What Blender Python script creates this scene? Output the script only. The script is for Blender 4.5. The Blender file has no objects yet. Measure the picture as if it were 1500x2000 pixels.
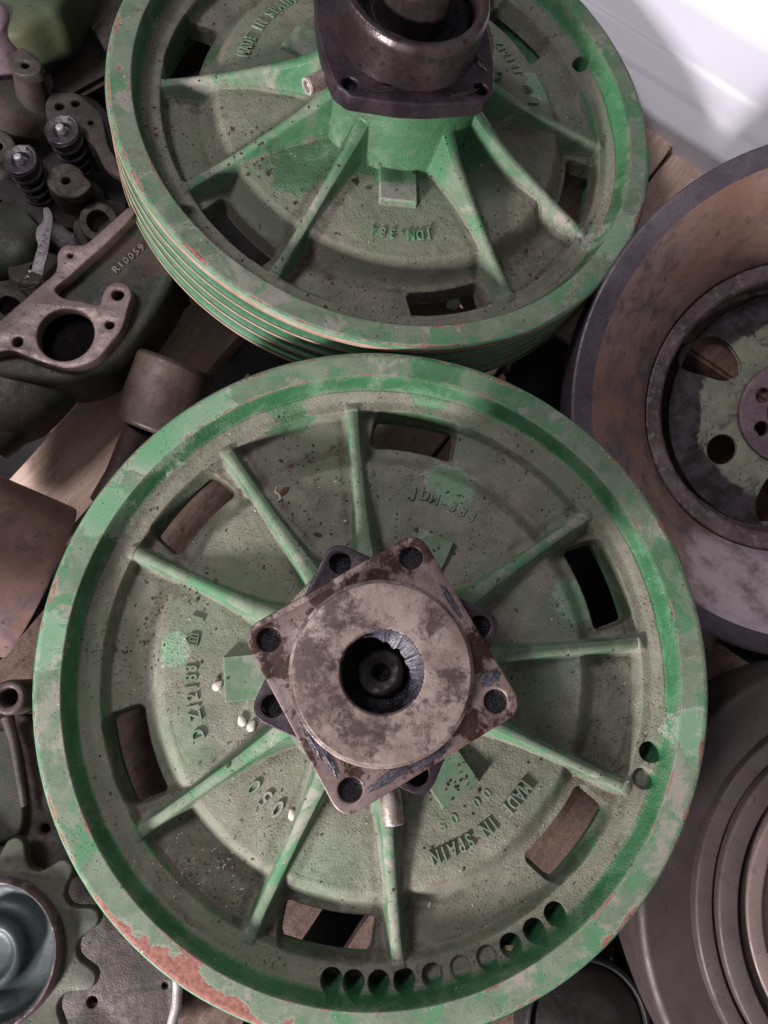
import bpy, bmesh, math, random
import numpy as np
from mathutils import Vector, Matrix, noise as mnoise
random.seed(7); rng = np.random.default_rng(7)
SC = bpy.context.scene; COL = SC.collection
R = 0.2
# ------------------------------------------------------------------ camera
F_PX, PITCH, ROLL, CAM_H = 1481.2945, 0.218624963, 0.110009147, 0.458588799
cf = Vector((0, math.sin(PITCH), -math.cos(PITCH)))
_up = Vector((0, math.cos(PITCH), math.sin(PITCH))); _rt = Vector((1, 0, 0))
cr = math.cos(ROLL)*_rt + math.sin(ROLL)*_up
cu = -math.sin(ROLL)*_rt + math.cos(ROLL)*_up
cam = bpy.data.cameras.new('camera'); camo = bpy.data.objects.new('camera', cam); COL.objects.link(camo)
camo.matrix_world = Matrix(((cr.x, cu.x, -cf.x, 0), (cr.y, cu.y, -cf.y, 0), (cr.z, cu.z, -cf.z, CAM_H), (0, 0, 0, 1)))
cam.sensor_fit = 'VERTICAL'; cam.sensor_height = 36; cam.lens = F_PX/2000*36
cam.clip_start = 0.01; cam.clip_end = 50
SC.camera = camo
# ------------------------------------------------------------------ light
w = bpy.data.worlds.new('World'); SC.world = w; w.use_nodes = True
bg = w.node_tree.nodes['Background']; bg.inputs[0].default_value = (0.92, 0.88, 0.95, 1); bg.inputs[1].default_value = 0.20
def area(name, loc, target, size, power, col):
    l = bpy.data.lights.new(name, 'AREA'); l.shape = 'RECTANGLE'; l.size = size[0]; l.size_y = size[1]; l.energy = power; l.color = col
    o = bpy.data.objects.new(name, l); COL.objects.link(o); o.location = loc
    o.rotation_euler = (Vector(target)-Vector(loc)).to_track_quat('-Z', 'Y').to_euler()
area('window_light', (-0.98, -1.42, 0.64), (0.0, 0.05, 0), (0.28, 0.28), 70, (1.0, 0.955, 0.97))
area('side_window_light', (-0.85, 0.42, 1.45), (0.0, 0.1, 0), (0.38, 0.38), 11, (0.99, 0.96, 1.0))
SC.view_settings.view_transform = 'Standard'; SC.view_settings.look = 'None'
SC.view_settings.exposure = 0.14; SC.view_settings.gamma = 1
SC.render.engine = 'CYCLES'
# ------------------------------------------------------------------ geometry helpers
CAM = Vector((0, 0, CAM_H))
def ray(px, py): return cf + cr*((px-750)/F_PX) - cu*((py-1000)/F_PX)
def W(px, py, z):
    d = ray(px, py); return CAM + d*((z-CAM_H)/d.z)
def S(px, py, z): return (W(px+1, py, z)-W(px, py, z)).length
def PL(M, px, py, z):
    "pixel ray met with the plane z of the frame M, in that frame"
    Mi = M.inverted(); o = Mi @ CAM; d = Mi.to_3x3() @ ray(px, py); t = (z-o.z)/d.z
    return o + d*t
def new_empty(name, M, label, cat, group=None):
    o = bpy.data.objects.new(name, None); COL.objects.link(o); o.matrix_world = M; o.empty_display_size = .02
    o['label'] = label; o['category'] = cat
    if group: o['group'] = group
    return o
def tag(o, label, cat, group=None, kind=None):
    if label: o['label'] = label
    if cat: o['category'] = cat
    if group: o['group'] = group
    if kind: o['kind'] = kind
    return o
def link(name, me, mat, parent=None, M=None, label=None):
    me.name = name
    o = bpy.data.objects.new(name, me); COL.objects.link(o)
    me.materials.clear(); me.materials.append(mat)
    if parent is not None: o.parent = parent
    if M is not None: o.matrix_local = M
    if label: o['label'] = label
    return o
def smooth(me, ang=35):
    me.polygons.foreach_set('use_smooth', np.ones(len(me.polygons), bool))
    try: me.set_sharp_from_angle(angle=math.radians(ang))
    except Exception: pass
    return me
def lathe(prof, seg=128, ang=35, wob=0.0, seed=0, arc=None):
    "prof: (r, z) list; closed if arc given"
    prof = np.array(prof, float); n = len(prof)
    a0, a1 = arc if arc else (0, 2*math.pi)
    k = seg + (1 if arc else 0)
    t = np.linspace(a0, a1, seg+1)[:k]
    rr = np.ones(k)
    if wob:
        ph = np.random.default_rng(seed).uniform(0, 6.28, 8)
        for i in range(8): rr += wob*np.sin((i*2+2)*t+ph[i])/(i+1)
    v = []
    for r, z in prof:
        v += [(r*rr[i]*math.cos(t[i]), r*rr[i]*math.sin(t[i]), z) for i in range(k)]
    f = []
    for j in range(n-1):
        for i in range(seg):
            i2 = (i+1) % k if not arc else i+1
            f.append((j*k+i, j*k+i2, (j+1)*k+i2, (j+1)*k+i))
    me = bpy.data.meshes.new('m'); me.from_pydata(v, [], f)
    bm = bmesh.new(); bm.from_mesh(me); bmesh.ops.remove_doubles(bm, verts=bm.verts, dist=1e-6)
    bmesh.ops.recalc_face_normals(bm, faces=bm.faces); bm.to_mesh(me); bm.free()
    return smooth(me, ang)
def rprof(pts, rad=0.0015, n=3):
    "round the corners of a profile"
    pts = [Vector(p) for p in pts]; out = [pts[0]]
    for i in range(1, len(pts)-1):
        a, b, c = pts[i-1], pts[i], pts[i+1]
        u = a-b; v = c-b; k = min(rad, u.length*.45, v.length*.45)
        if k < 1e-7: out.append(b); continue
        p, q = b+u.normalized()*k, b+v.normalized()*k
        for s in range(n+1):
            t = s/n; out.append(p*(1-t)**2+b*2*t*(1-t)+q*t*t)
    out.append(pts[-1]); return [(p.x, p.y) for p in out]
def catmull(pts, n=6):
    P = [Vector(p[:2]) for p in pts]; N = len(P); out = []
    for i in range(N):
        a, b, c, d = P[i-1], P[i], P[(i+1) % N], P[(i+2) % N]
        for s in range(n):
            t = s/n
            out.append(0.5*((2*b)+(c-a)*t+(2*a-5*b+4*c-d)*t*t+(3*b-a-3*c+d)*t**3))
    return out
def rpoly(pts, rad, n=5):
    P = [Vector(p[:2]) for p in pts]; N = len(P); out = []
    for i in range(N):
        a, b, c = P[i-1], P[i], P[(i+1) % N]
        k = rad[i] if isinstance(rad, (list, tuple)) else rad
        u = a-b; v = c-b; k = min(k, u.length*.48, v.length*.48)
        if k < 1e-6: out.append(b); continue
        p, q = b+u.normalized()*k, b+v.normalized()*k
        for s in range(n+1):
            t = s/n; out.append(p*(1-t)**2+b*2*t*(1-t)+q*t*t)
    return out
def circ(c, r, n=32): return [Vector((c[0]+r*math.cos(a), c[1]+r*math.sin(a))) for a in np.linspace(0, 2*math.pi, n, endpoint=False)]
def solid(outlines, thick, bevel=0.0008, ztop=0.0):
    "flat casting: outline with holes, extruded, edges rounded; top face at ztop"
    cu_ = bpy.data.curves.new('c', 'CURVE'); cu_.dimensions = '2D'; cu_.fill_mode = 'BOTH'
    for ol in outlines:
        s = cu_.splines.new('POLY'); s.points.add(len(ol)-1)
        for i, p in enumerate(ol): s.points[i].co = (p[0], p[1], 0, 1)
        s.use_cyclic_u = True
    cu_.extrude = max(thick/2-bevel, 1e-5); cu_.bevel_depth = bevel; cu_.bevel_resolution = 2; cu_.offset = -bevel
    o = bpy.data.objects.new('c', cu_); COL.objects.link(o)
    dg = bpy.context.evaluated_depsgraph_get(); me = bpy.data.meshes.new_from_object(o.evaluated_get(dg))
    bpy.data.objects.remove(o); bpy.data.curves.remove(cu_)
    me.transform(Matrix.Translation((0, 0, ztop-thick/2)))
    bm = bmesh.new(); bm.from_mesh(me); bmesh.ops.remove_doubles(bm, verts=bm.verts, dist=1e-6)
    bmesh.ops.recalc_face_normals(bm, faces=bm.faces); bm.to_mesh(me); bm.free()
    return smooth(me, 40)
def tube(path, rad, seg=10, cap=True):
    P = [Vector(p) for p in path]; n = len(P); v = []; f = []
    rad = rad if hasattr(rad, '__len__') else [rad]*n
    up = Vector((0, 0, 1)); T0 = (P[1]-P[0]).normalized()
    if abs(T0.dot(up)) > .9: up = Vector((1, 0, 0))
    nrm = (up-T0*up.dot(T0)).normalized()
    for i in range(n):
        T = (P[min(i+1, n-1)]-P[max(i-1, 0)]).normalized(); nrm = (nrm-T*nrm.dot(T)).normalized(); b = T.cross(nrm)
        for k in range(seg):
            a = 2*math.pi*k/seg; v.append(P[i]+(nrm*math.cos(a)+b*math.sin(a))*rad[i])
    for i in range(n-1):
        for k in range(seg): f.append((i*seg+k, i*seg+(k+1) % seg, (i+1)*seg+(k+1) % seg, (i+1)*seg+k))
    if cap: f.append(tuple(range(seg))[::-1]); f.append(tuple((n-1)*seg+k for k in range(seg)))
    me = bpy.data.meshes.new('t'); me.from_pydata(v, [], f); return smooth(me, 50)
def box(sx, sy, sz, bevel=0.001, cuts=0):
    bm = bmesh.new(); bmesh.ops.create_cube(bm, size=1); bmesh.ops.scale(bm, verts=bm.verts, vec=(sx, sy, sz))
    bmesh.ops.bevel(bm, geom=bm.edges[:], offset=bevel, segments=2, affect='EDGES')
    if cuts: bmesh.ops.subdivide_edges(bm, edges=[e for e in bm.edges if e.calc_length() > .02], cuts=cuts, use_grid_fill=True)
    me = bpy.data.meshes.new('b'); bm.to_mesh(me); bm.free(); return smooth(me, 40)
def rough_up(me, amp, scale, seed=0):
    for v in me.vertices:
        n = mnoise.noise_vector(v.co*scale+Vector((seed, seed*1.7, 0))); v.co += n*amp
    me.update(); return me
def subdiv(me, cuts=1):
    bm = bmesh.new(); bm.from_mesh(me)
    bmesh.ops.triangulate(bm, faces=[f for f in bm.faces if len(f.verts) > 4])
    bmesh.ops.subdivide_edges(bm, edges=bm.edges[:], cuts=cuts, use_grid_fill=True); bm.to_mesh(me); bm.free(); return me
def join(meshes):
    bm = bmesh.new()
    for m in meshes: bm.from_mesh(m)
    me = bpy.data.meshes.new('j'); bm.to_mesh(me); bm.free()
    for m in meshes: bpy.data.meshes.remove(m)
    return smooth(me, 40)
def axis_M(loc, axis, twist=0):
    return Matrix.Translation(loc) @ Vector(axis).to_track_quat('Z', 'Y').to_matrix().to_4x4() @ Matrix.Rotation(twist, 4, 'Z')
# ------------------------------------------------------------------ materials
class NT:
    def __init__(s, name):
        s.m = bpy.data.materials.new(name); s.m.use_nodes = True; s.t = s.m.node_tree; s.b = s.t.nodes['Principled BSDF']
        s.co = s.t.nodes.new('ShaderNodeTexCoord').outputs['Object']
    def n(s, typ, **kw):
        x = s.t.nodes.new(typ)
        for k, v in kw.items(): setattr(x, k, v)
        return x
    def set(s, sock, v):
        if hasattr(v, 'links') or isinstance(v, bpy.types.NodeSocket): s.t.links.new(v, sock)
        else:
            if isinstance(v, tuple) and len(v) == 3 and sock.type == 'RGBA': v = v+(1,)
            sock.default_value = v
    def math(s, op, a, b=0.0, clamp=False):
        x = s.n('ShaderNodeMath', operation=op, use_clamp=clamp); s.set(x.inputs[0], a); s.set(x.inputs[1], b); return x.outputs[0]
    def noise(s, scale, detail=6, rough=.6, dist=0, stretch=None, off=0):
        co = s.co
        if stretch or off:
            mp = s.n('ShaderNodeMapping'); s.t.links.new(co, mp.inputs[0]); co = mp.outputs[0]
            if stretch: mp.inputs['Scale'].default_value = stretch
            mp.inputs['Location'].default_value = (off, off*.7, off*.3)
        x = s.n('ShaderNodeTexNoise'); s.t.links.new(co, x.inputs['Vector'])
        x.inputs['Scale'].default_value = scale; x.inputs['Detail'].default_value = detail
        x.inputs['Roughness'].default_value = rough; x.inputs['Distortion'].default_value = dist
        return x.outputs[0]
    def voro(s, scale, feature='F1', off=0):
        x = s.n('ShaderNodeTexVoronoi', feature=feature); s.t.links.new(s.co, x.inputs['Vector']); x.inputs['Scale'].default_value = scale
        return x.outputs['Distance']
    def step(s, v, lo, hi):
        x = s.n('ShaderNodeMapRange', interpolation_type='SMOOTHSTEP'); s.set(x.inputs[0], v)
        x.inputs[1].default_value = lo; x.inputs[2].default_value = hi; return x.outputs[0]
    def mix(s, f, a, b):
        x = s.n('ShaderNodeMix', data_type='RGBA'); s.set(x.inputs[0], f); s.set(x.inputs[6], a); s.set(x.inputs[7], b); return x.outputs[2]
    def fmix(s, f, a, b):
        x = s.n('ShaderNodeMix', data_type='FLOAT'); s.set(x.inputs[0], f); s.set(x.inputs[2], a); s.set(x.inputs[3], b); return x.outputs[0]
    def attr(s, name): return s.n('ShaderNodeAttribute', attribute_name=name).outputs['Fac']
    def nz(s):
        g = s.n('ShaderNodeNewGeometry'); x = s.n('ShaderNodeSeparateXYZ'); s.t.links.new(g.outputs['Normal'], x.inputs[0]); return x.outputs[2]
    def bump(s, h, dist, strength=1):
        x = s.n('ShaderNodeBump'); x.inputs['Strength'].default_value = strength; x.inputs['Distance'].default_value = dist
        s.set(x.inputs['Height'], h); s.t.links.new(x.outputs[0], s.b.inputs['Normal'])
    def done(s, col, rough=.6, metal=0.0, spec=.4):
        s.set(s.b.inputs['Base Color'], col); s.set(s.b.inputs['Roughness'], rough); s.set(s.b.inputs['Metallic'], metal)
        s.b.inputs['Specular IOR Level'].default_value = spec; return s.m
def paint_mat(name, off=0.0):
    m = NT(name)
    big = m.noise(14, 4, .6, .3, off=off); mid = m.noise(55, 6, .65, .5, off=off+3); fine = m.noise(320, 6, .7, off=off); vfine = m.noise(1400, 3, .6, off=off)
    dust_a, fresh_a, chip_a, grease_shade_a, scuff_a = [m.attr(k) for k in ('dust', 'fresh', 'chip', 'grease_shade', 'scuff')]
    green = m.mix(m.step(big, .35, .65), (0.022, 0.102, 0.038), (0.044, 0.168, 0.070))
    green = m.mix(m.step(mid, .45, .75), green, (0.10, 0.225, 0.125))
    dust = m.mix(m.step(mid, .3, .7), (0.150, 0.143, 0.108), (0.238, 0.222, 0.178))
    dust = m.mix(m.step(big, .45, .62), dust, (0.160, 0.176, 0.126))
    dust = m.mix(m.attr('sage'), dust, m.mix(m.step(mid, .35, .65), (0.105, 0.165, 0.102), (0.175, 0.222, 0.158)))
    rimn = m.noise(22, 7, .68, .6, off=off+17); sg = m.attr('sage'); rimk = m.step(sg, .5, .8)
    dust = m.mix(m.math('MULTIPLY', rimk, m.step(rimn, .54, .60)), dust, m.mix(m.step(mid, .4, .6), (0.225, 0.235, 0.185), (0.28, 0.25, 0.22)))
    dust = m.mix(m.math('MULTIPLY', m.math('MULTIPLY', rimk, m.step(m.noise(31, 7, .7, .4, off=off+27), .54, .59)), .8), dust, (0.070, 0.20, 0.095))
    up = m.step(m.nz(), -.15, .60)
    k = m.math('ADD', m.math('MULTIPLY', m.math('MULTIPLY', dust_a, up), 1.35), m.math('MULTIPLY', m.math('SUBTRACT', mid, .50), .75))
    k = m.math('ADD', k, m.math('MULTIPLY', m.math('SUBTRACT', fine, .5), .7))
    fr = m.step(m.math('ADD', fresh_a, m.math('MULTIPLY', m.math('SUBTRACT', mid, .5), 1.3)), .45, .6)
    k = m.math('MULTIPLY', m.step(k, .05, .80), m.fmix(fr, 1.0, 0.22))
    col = m.mix(k, green, dust)
    # pale scuffs that scratched the paint film
    sc_n = m.noise(75, 7, .75, .5, stretch=(1, 1.5, 1), off=off+9)
    sc = m.step(m.math('ADD', m.math('MULTIPLY', scuff_a, .45), sc_n), .70, .80)
    col = m.mix(m.math('MULTIPLY', sc, .75), col, (0.36, 0.36, 0.31))
    sc2 = m.step(m.math('ADD', m.math('MULTIPLY', scuff_a, .3), m.noise(60, 6, .75, 1.2, off=off+21)), .62, .70)
    col = m.mix(m.math('MULTIPLY', sc2, m.math('MULTIPLY', scuff_a, .7)), col, (0.085, 0.27, 0.13))
    # primer showing where paint flaked
    cn = m.math('ADD', chip_a, m.math('MULTIPLY', m.math('SUBTRACT', m.noise(38, 9, .72, .3, off=off+5), .5), 2.1))
    ch = m.step(cn, .52, .555)
    ed = m.math('SUBTRACT', m.step(cn, .46, .50), ch, True)
    col = m.mix(m.math('MULTIPLY', ed, .8), col, (0.30, 0.33, 0.24))
    col = m.mix(ch, col, m.mix(m.step(fine, .4, .6), (0.21, 0.085, 0.066), (0.33, 0.145, 0.115)))
    # grease stains, and hub flange and pad shadows painted in
    gr = m.step(m.math('ADD', grease_shade_a, m.math('MULTIPLY', m.math('SUBTRACT', mid, .5), .9)), .35, .6)
    col = m.mix(m.math('MULTIPLY', gr, .72), col, (0.030, 0.060, 0.028))
    # caked brown grime
    gm = m.step(m.math('ADD', m.attr('grime'), m.math('MULTIPLY', m.math('SUBTRACT', m.noise(70, 7, .72, .3, off=off+41), .5), 1.5)), .42, .95)
    gm = m.math('MULTIPLY', gm, m.fmix(m.step(fine, .35, .65), .45, 1.0))
    col = m.mix(m.math('MULTIPLY', gm, .8), col, (0.070, 0.053, 0.038))
    # grit
    g1 = m.step(m.noise(620, 3, .6, off=off+1), .60, .70); g1 = m.math('MULTIPLY', g1, m.step(m.noise(30, 4, .6, off=off+7), .42, .62))
    g2 = m.step(m.noise(210, 2, .5, off=off+2), .715, .745)
    grit = m.math('MULTIPLY', m.math('MAXIMUM', g1, g2), up)
    col = m.mix(m.math('MULTIPLY', grit, .7), col, (0.050, 0.036, 0.026))
    wh = m.math('MULTIPLY', m.step(m.noise(400, 1, .4, off=off+14), .785, .80), up)
    col = m.mix(wh, col, (0.5, 0.47, 0.40))
    rs = m.step(m.noise(24, 6, .7, off=off+31), .64, .72)
    col = m.mix(m.math('MULTIPLY', rs, m.math('MULTIPLY', k, .45)), col, (0.16, 0.085, 0.055))
    rough = m.fmix(k, .33, .88)
    rough = m.fmix(gr, rough, .38)
    h = m.math('ADD', m.math('MULTIPLY', vfine, .35), m.math('MULTIPLY', fine, .8))
    h = m.math('ADD', m.math('MULTIPLY', h, m.fmix(k, .25, 1.0)), m.math('MULTIPLY', grit, 1.6))
    h = m.math('SUBTRACT', h, m.math('MULTIPLY', ch, .6))
    sand = m.noise(700, 3, .75, off=off+51)
    h = m.math('ADD', h, m.math('MULTIPLY', sand, m.fmix(rimk, 1.1, .25)))
    h = m.math('MULTIPLY', h, m.fmix(rimk, 1.0, .32))
    m.bump(h, .0008, .85)
    return m.done(col, rough, 0, .35)
def metal_mat(name, c1, c2, c3=None, scale=30, rough=(.35, .6), metal=.6, bump=.5, bd=.0005, speck=(.02, .015, .012), sa=.6, off=0.0, stretch=None, c4=None, c4t=(.6, .68)):
    m = NT(name)
    a = m.noise(scale, 7, .62, .4, stretch=stretch, off=off); b = m.noise(scale*4.3, 6, .7, off=off+4); f = m.noise(900, 3, .6, off=off)
    col = m.mix(m.step(a, .36, .64), c1, c2)
    if c3: col = m.mix(m.math('MULTIPLY', m.step(b, .5, .68), .8), col, c3)
    if c4: col = m.mix(m.step(m.noise(scale*1.1, 9, .74, .12, off=off+11), *c4t), col, c4)
    sp = m.step(m.noise(scale*12, 3, .55, off=off+8), .64, .71)
    col = m.mix(m.math('MULTIPLY', sp, sa), col, speck)
    r = m.fmix(m.step(b, .35, .65), rough[0], rough[1])
    m.bump(m.math('ADD', m.math('MULTIPLY', f, .4), m.math('ADD', b, m.math('MULTIPLY', sp, -.4))), bd, bump)
    return m.done(col, r, metal, .5)
PAINT1 = paint_mat('dusty_green_paint', 0.0)
PAINT2 = paint_mat('dusty_green_paint_back', 3.3)
SIDE = metal_mat('belt_face_paint', (0.06, 0.20, 0.09), (0.11, 0.25, 0.15), (0.20, 0.26, 0.18), 40, (.4, .7), 0, sa=.5)
EDGE = metal_mat('worn_primer_edge', (0.3100, 0.1674, 0.1240), (0.3844, 0.2604, 0.2108), (0.1860, 0.1860, 0.1240), 60, (.5, .7), 0, sa=.3)
FLANGE = metal_mat('greasy_flange_steel', (0.1700, 0.1148, 0.1062), (0.2550, 0.1913, 0.1742), (0.0850, 0.0553, 0.0467), 32, (.30, .55), .35, c4=(0.0382, 0.0153, 0.0102), c4t=(.50, .56))
DISC = metal_mat('boss_steel', (0.2125, 0.1487, 0.1275), (0.3400, 0.2635, 0.2338), (0.1275, 0.0850, 0.0808), 42, (.35, .6), .3, c4=(0.0808, 0.0527, 0.0493), c4t=(.47, .60))
DARKPL = metal_mat('dark_purple_plate', (0.0263, 0.0165, 0.0225), (0.0562, 0.0375, 0.0465), (0.0150, 0.0090, 0.0112), 45, (.3, .5), .4, .6)
CUP = metal_mat('greasy_cup_steel', (0.0372, 0.0253, 0.0268), (0.0856, 0.0632, 0.0632), (0.0149, 0.0093, 0.0104), 28, (.22, .42), .55, .6, c4=(0.0074, 0.0044, 0.0053), c4t=(.58, .68))
GREASE = metal_mat('black_grease', (0.0096, 0.0080, 0.0112), (0.0224, 0.0192, 0.0256), None, 60, (.15, .4), 0, 1, .002, sa=0)
TORN = metal_mat('torn_grease_skin', (0.0403, 0.0353, 0.0479), (0.0857, 0.0781, 0.0958), (0.0126, 0.0076, 0.0101), 120, (.25, .45), .2, .6, .0006, sa=.1)
FERRULE = metal_mat('worn_fitting', (0.22, 0.15, 0.12), (0.50, 0.45, 0.40), (0.10, 0.05, 0.04), 80, (.3, .5), .5)
LIP = metal_mat('zinc_tip', (0.55, 0.50, 0.50), (0.7, 0.66, 0.68), None, 80, (.3, .5), .5)
WOOD = None
def wood_mat():
    m = NT('pallet_wood')
    a = m.noise(9, 6, .6, 1.0, stretch=(1, 9, 4)); b = m.noise(40, 8, .75, .5, stretch=(1, 14, 8)); f = m.noise(60, 4, .6)
    col = m.mix(m.step(a, .35, .65), (0.68, 0.47, 0.37), (0.80, 0.61, 0.51)); col = m.mix(m.math('MULTIPLY', m.step(b, .45, .7), .55), col, (0.36, 0.22, 0.16))
    sp = m.step(m.noise(420, 2, .5), .69, .73); col = m.mix(sp, col, (.06, .03, .02))
    d = m.step(m.noise(13, 5, .7, off=5), .50, .72); col = m.mix(m.math('MULTIPLY', d, .5), col, (0.25, 0.16, 0.125))
    m.bump(m.math('ADD', b, m.math('MULTIPLY', f, .6)), .0012, .8); return m.done(col, .85, 0, .2)
WOOD = wood_mat()
WOODD = metal_mat('old_dark_wood', (0.10, 0.05, 0.035), (0.17, 0.09, 0.06), (0.06, 0.035, 0.025), 30, (.7, .9), 0, .8, .001, stretch=(1, 6, 3))
WOODB = metal_mat('brown_shaded_plank_wood', (0.1000, 0.0575, 0.0425), (0.1500, 0.0950, 0.0725), (0.0600, 0.0350, 0.0250), 30, (.7, .9), 0, .8, .001, stretch=(1, 6, 3))  # brown wood, darkened to put in the shade under the front pulley
FLOORM = metal_mat('dark_floor', (0.010, 0.008, 0.008), (0.017, 0.014, 0.014), None, 8, (.8, .95), 0)
RUSTY = metal_mat('rusty_sheave_face', (0.26, 0.145, 0.11), (0.33, 0.245, 0.215), (0.19, 0.12, 0.105), 11, (.30, .5), .35, .35, c4=(0.13, 0.115, 0.13), c4t=(.50, .62), sa=.45)
PURPLE = metal_mat('blued_steel_band', (0.085, 0.068, 0.085), (0.13, 0.105, 0.125), (0.07, 0.05, 0.055), 30, (.35, .55), .45, .4)
RING = metal_mat('scuffed_ring', (0.10, 0.07, 0.075), (0.20, 0.15, 0.155), (0.34, 0.29, 0.30), 40, (.3, .55), .45, .6)
CREAM = metal_mat('cream_green_paint', (0.2400, 0.2640, 0.1840), (0.2880, 0.2960, 0.2160), (0.1600, 0.1600, 0.1120), 22, (.5, .7), 0, .5, speck=(.03, .02, .03), c4=(0.0600, 0.0480, 0.0600), c4t=(.52, .57))
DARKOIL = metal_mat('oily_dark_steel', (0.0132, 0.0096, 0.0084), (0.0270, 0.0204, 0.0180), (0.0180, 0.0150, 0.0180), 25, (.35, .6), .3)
HUBFL = metal_mat('mauve_hub_flange', (0.18, 0.125, 0.15), (0.28, 0.20, 0.225), (0.10, 0.07, 0.085), 40, (.35, .55), .4, .5)
BROWN = metal_mat('red_brown_rust', (0.11, 0.045, 0.03), (0.17, 0.08, 0.06), (0.07, 0.03, 0.02), 50, (.5, .8), .1)
CAST = metal_mat('old_brown_casting', (0.0464, 0.0338, 0.0284), (0.0818, 0.0573, 0.0502), (0.0300, 0.0328, 0.0229), 26, (.45, .75), .15, .8, .0008)
CASTG = metal_mat('dark_green_casting', (0.0132, 0.0204, 0.0120), (0.0270, 0.0330, 0.0204), (0.0510, 0.0360, 0.0270), 18, (.45, .7), .1, .7, .0008, c4=(0.0600, 0.0330, 0.0240), c4t=(.46, .64))
MACH = metal_mat('machined_pinkish_face', (0.1496, 0.1054, 0.0952), (0.2040, 0.1462, 0.1360), (0.0952, 0.0646, 0.0578), 30, (.35, .55), .35, .5)
SPRING = metal_mat('spring_steel', (0.0560, 0.0476, 0.0532), (0.1344, 0.1120, 0.1232), (0.0280, 0.0196, 0.0196), 70, (.25, .5), .6, .6)
BLACKM = metal_mat('port_shade_black', (0.0025, 0.0020, 0.0025), (0.0045, 0.0035, 0.0040), None, 30, (.6, .9), 0, .2)
STEELP = metal_mat('stained_steel_sleeve', (0.22, 0.125, 0.105), (0.30, 0.195, 0.175), (0.14, 0.085, 0.08), 16, (.28, .45), .45, .4, c4=(0.13, 0.10, 0.12), c4t=(.52, .66))
DRUMM = metal_mat('mauve_brown_drum', (0.0517, 0.0364, 0.0351), (0.0702, 0.0504, 0.0517), (0.0455, 0.0310, 0.0289), 14, (.45, .65), .3, .4, sa=.5)
DRUMF = metal_mat('drum_inner_face', (0.1445, 0.1020, 0.0892), (0.1955, 0.1403, 0.1275), (0.1020, 0.0765, 0.0723), 18, (.45, .65), .25, .4)
TEAL = metal_mat('teal_hub_cover', (0.0231, 0.0393, 0.0370), (0.0370, 0.0508, 0.0508), (0.0162, 0.0254, 0.0231), 20, (.42, .62), .15, .3)
SPROCK = metal_mat('greenish_sprocket', (0.0600, 0.0656, 0.0440), (0.1040, 0.1000, 0.0760), (0.0480, 0.0360, 0.0280), 24, (.4, .65), .25, .6)
RUBBER = metal_mat('black_rubber', (0.010, 0.009, 0.011), (0.018, 0.016, 0.019), None, 30, (.35, .6), 0, .4)
PLASTIC = metal_mat('white_plastic', (0.7429, 0.7136, 0.7820), (0.7820, 0.7527, 0.8113), None, 3, (.35, .45), 0, .1, .0004, sa=0)
YGREEN = metal_mat('yellow_green_paint', (0.0396, 0.0535, 0.0256), (0.0698, 0.0767, 0.0396), (0.0279, 0.0372, 0.0232), 14, (.5, .7), 0, .5)
STRAP = metal_mat('bright_strip', (0.40, 0.37, 0.36), (0.55, 0.52, 0.50), None, 40, (.3, .5), .4)
BUSH = metal_mat('burnt_brown_steel', (0.0450, 0.0288, 0.0234), (0.0900, 0.0612, 0.0522), (0.0360, 0.0225, 0.0180), 30, (.4, .6), .3, .6, c4=(0.2340, 0.1890, 0.1800), c4t=(.62, .70))
SHIM = metal_mat('grey_lilac_shim', (0.17, 0.145, 0.155), (0.26, 0.22, 0.235), (0.12, 0.09, 0.085), 60, (.35, .6), .4, .5, c4=(0.30, 0.17, 0.12), c4t=(.6, .7))
SEED = metal_mat('cream_seed', (0.62, 0.54, 0.47), (0.70, 0.62, 0.56), None, 100, (.5, .7), 0, sa=.1)
LEAF = metal_mat('dry_leaf', (0.30, 0.18, 0.11), (0.42, 0.30, 0.20), None, 200, (.7, .9), 0)
CRUMB = metal_mat('dirt_crumb', (0.040, 0.028, 0.020), (0.075, 0.052, 0.038), None, 200, (.8, .95), 0)
STRAW = metal_mat('straw_bit', (0.40, 0.33, 0.25), (0.55, 0.48, 0.40), None, 200, (.7, .9), 0)
LETG = PAINT1
BLACKM.node_tree.nodes['Principled BSDF'].inputs['Specular IOR Level'].default_value = .05
# ------------------------------------------------------------------ letters
_lc = {}
def glyph(ch, size, depth, bev, bold=0.0):
    key = (ch, size, depth, bev)
    if key in _lc: return _lc[key]
    c = bpy.data.curves.new('f', 'FONT'); c.body = ch; c.size = size; c.extrude = depth; c.bevel_depth = bev; c.bevel_resolution = 1; c.offset = bold
    c.align_x = 'CENTER'; c.resolution_u = 4
    o = bpy.data.objects.new('f', c); COL.objects.link(o); dg = bpy.context.evaluated_depsgraph_get()
    me = bpy.data.meshes.new_from_object(o.evaluated_get(dg)); bpy.data.objects.remove(o)
    me.transform(Matrix.Translation((0, -0.36*size, 0))); _lc[key] = me; return me
def strokes(segs, s, wd, dep):
    "an emblem made of bars; segs in unit square"
    ms = []
    for (x0, y0, x1, y1) in segs:
        a, b = Vector((x0*s, y0*s, 0)), Vector((x1*s, y1*s, 0)); m_ = box((b-a).length+wd, wd, dep*2, wd*.25)
        m_.transform(Matrix.Translation((a+b)/2) @ Matrix.Rotation(math.atan2((b-a).y, (b-a).x), 4, 'Z')); ms.append(m_)
    return join(ms)
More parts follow.
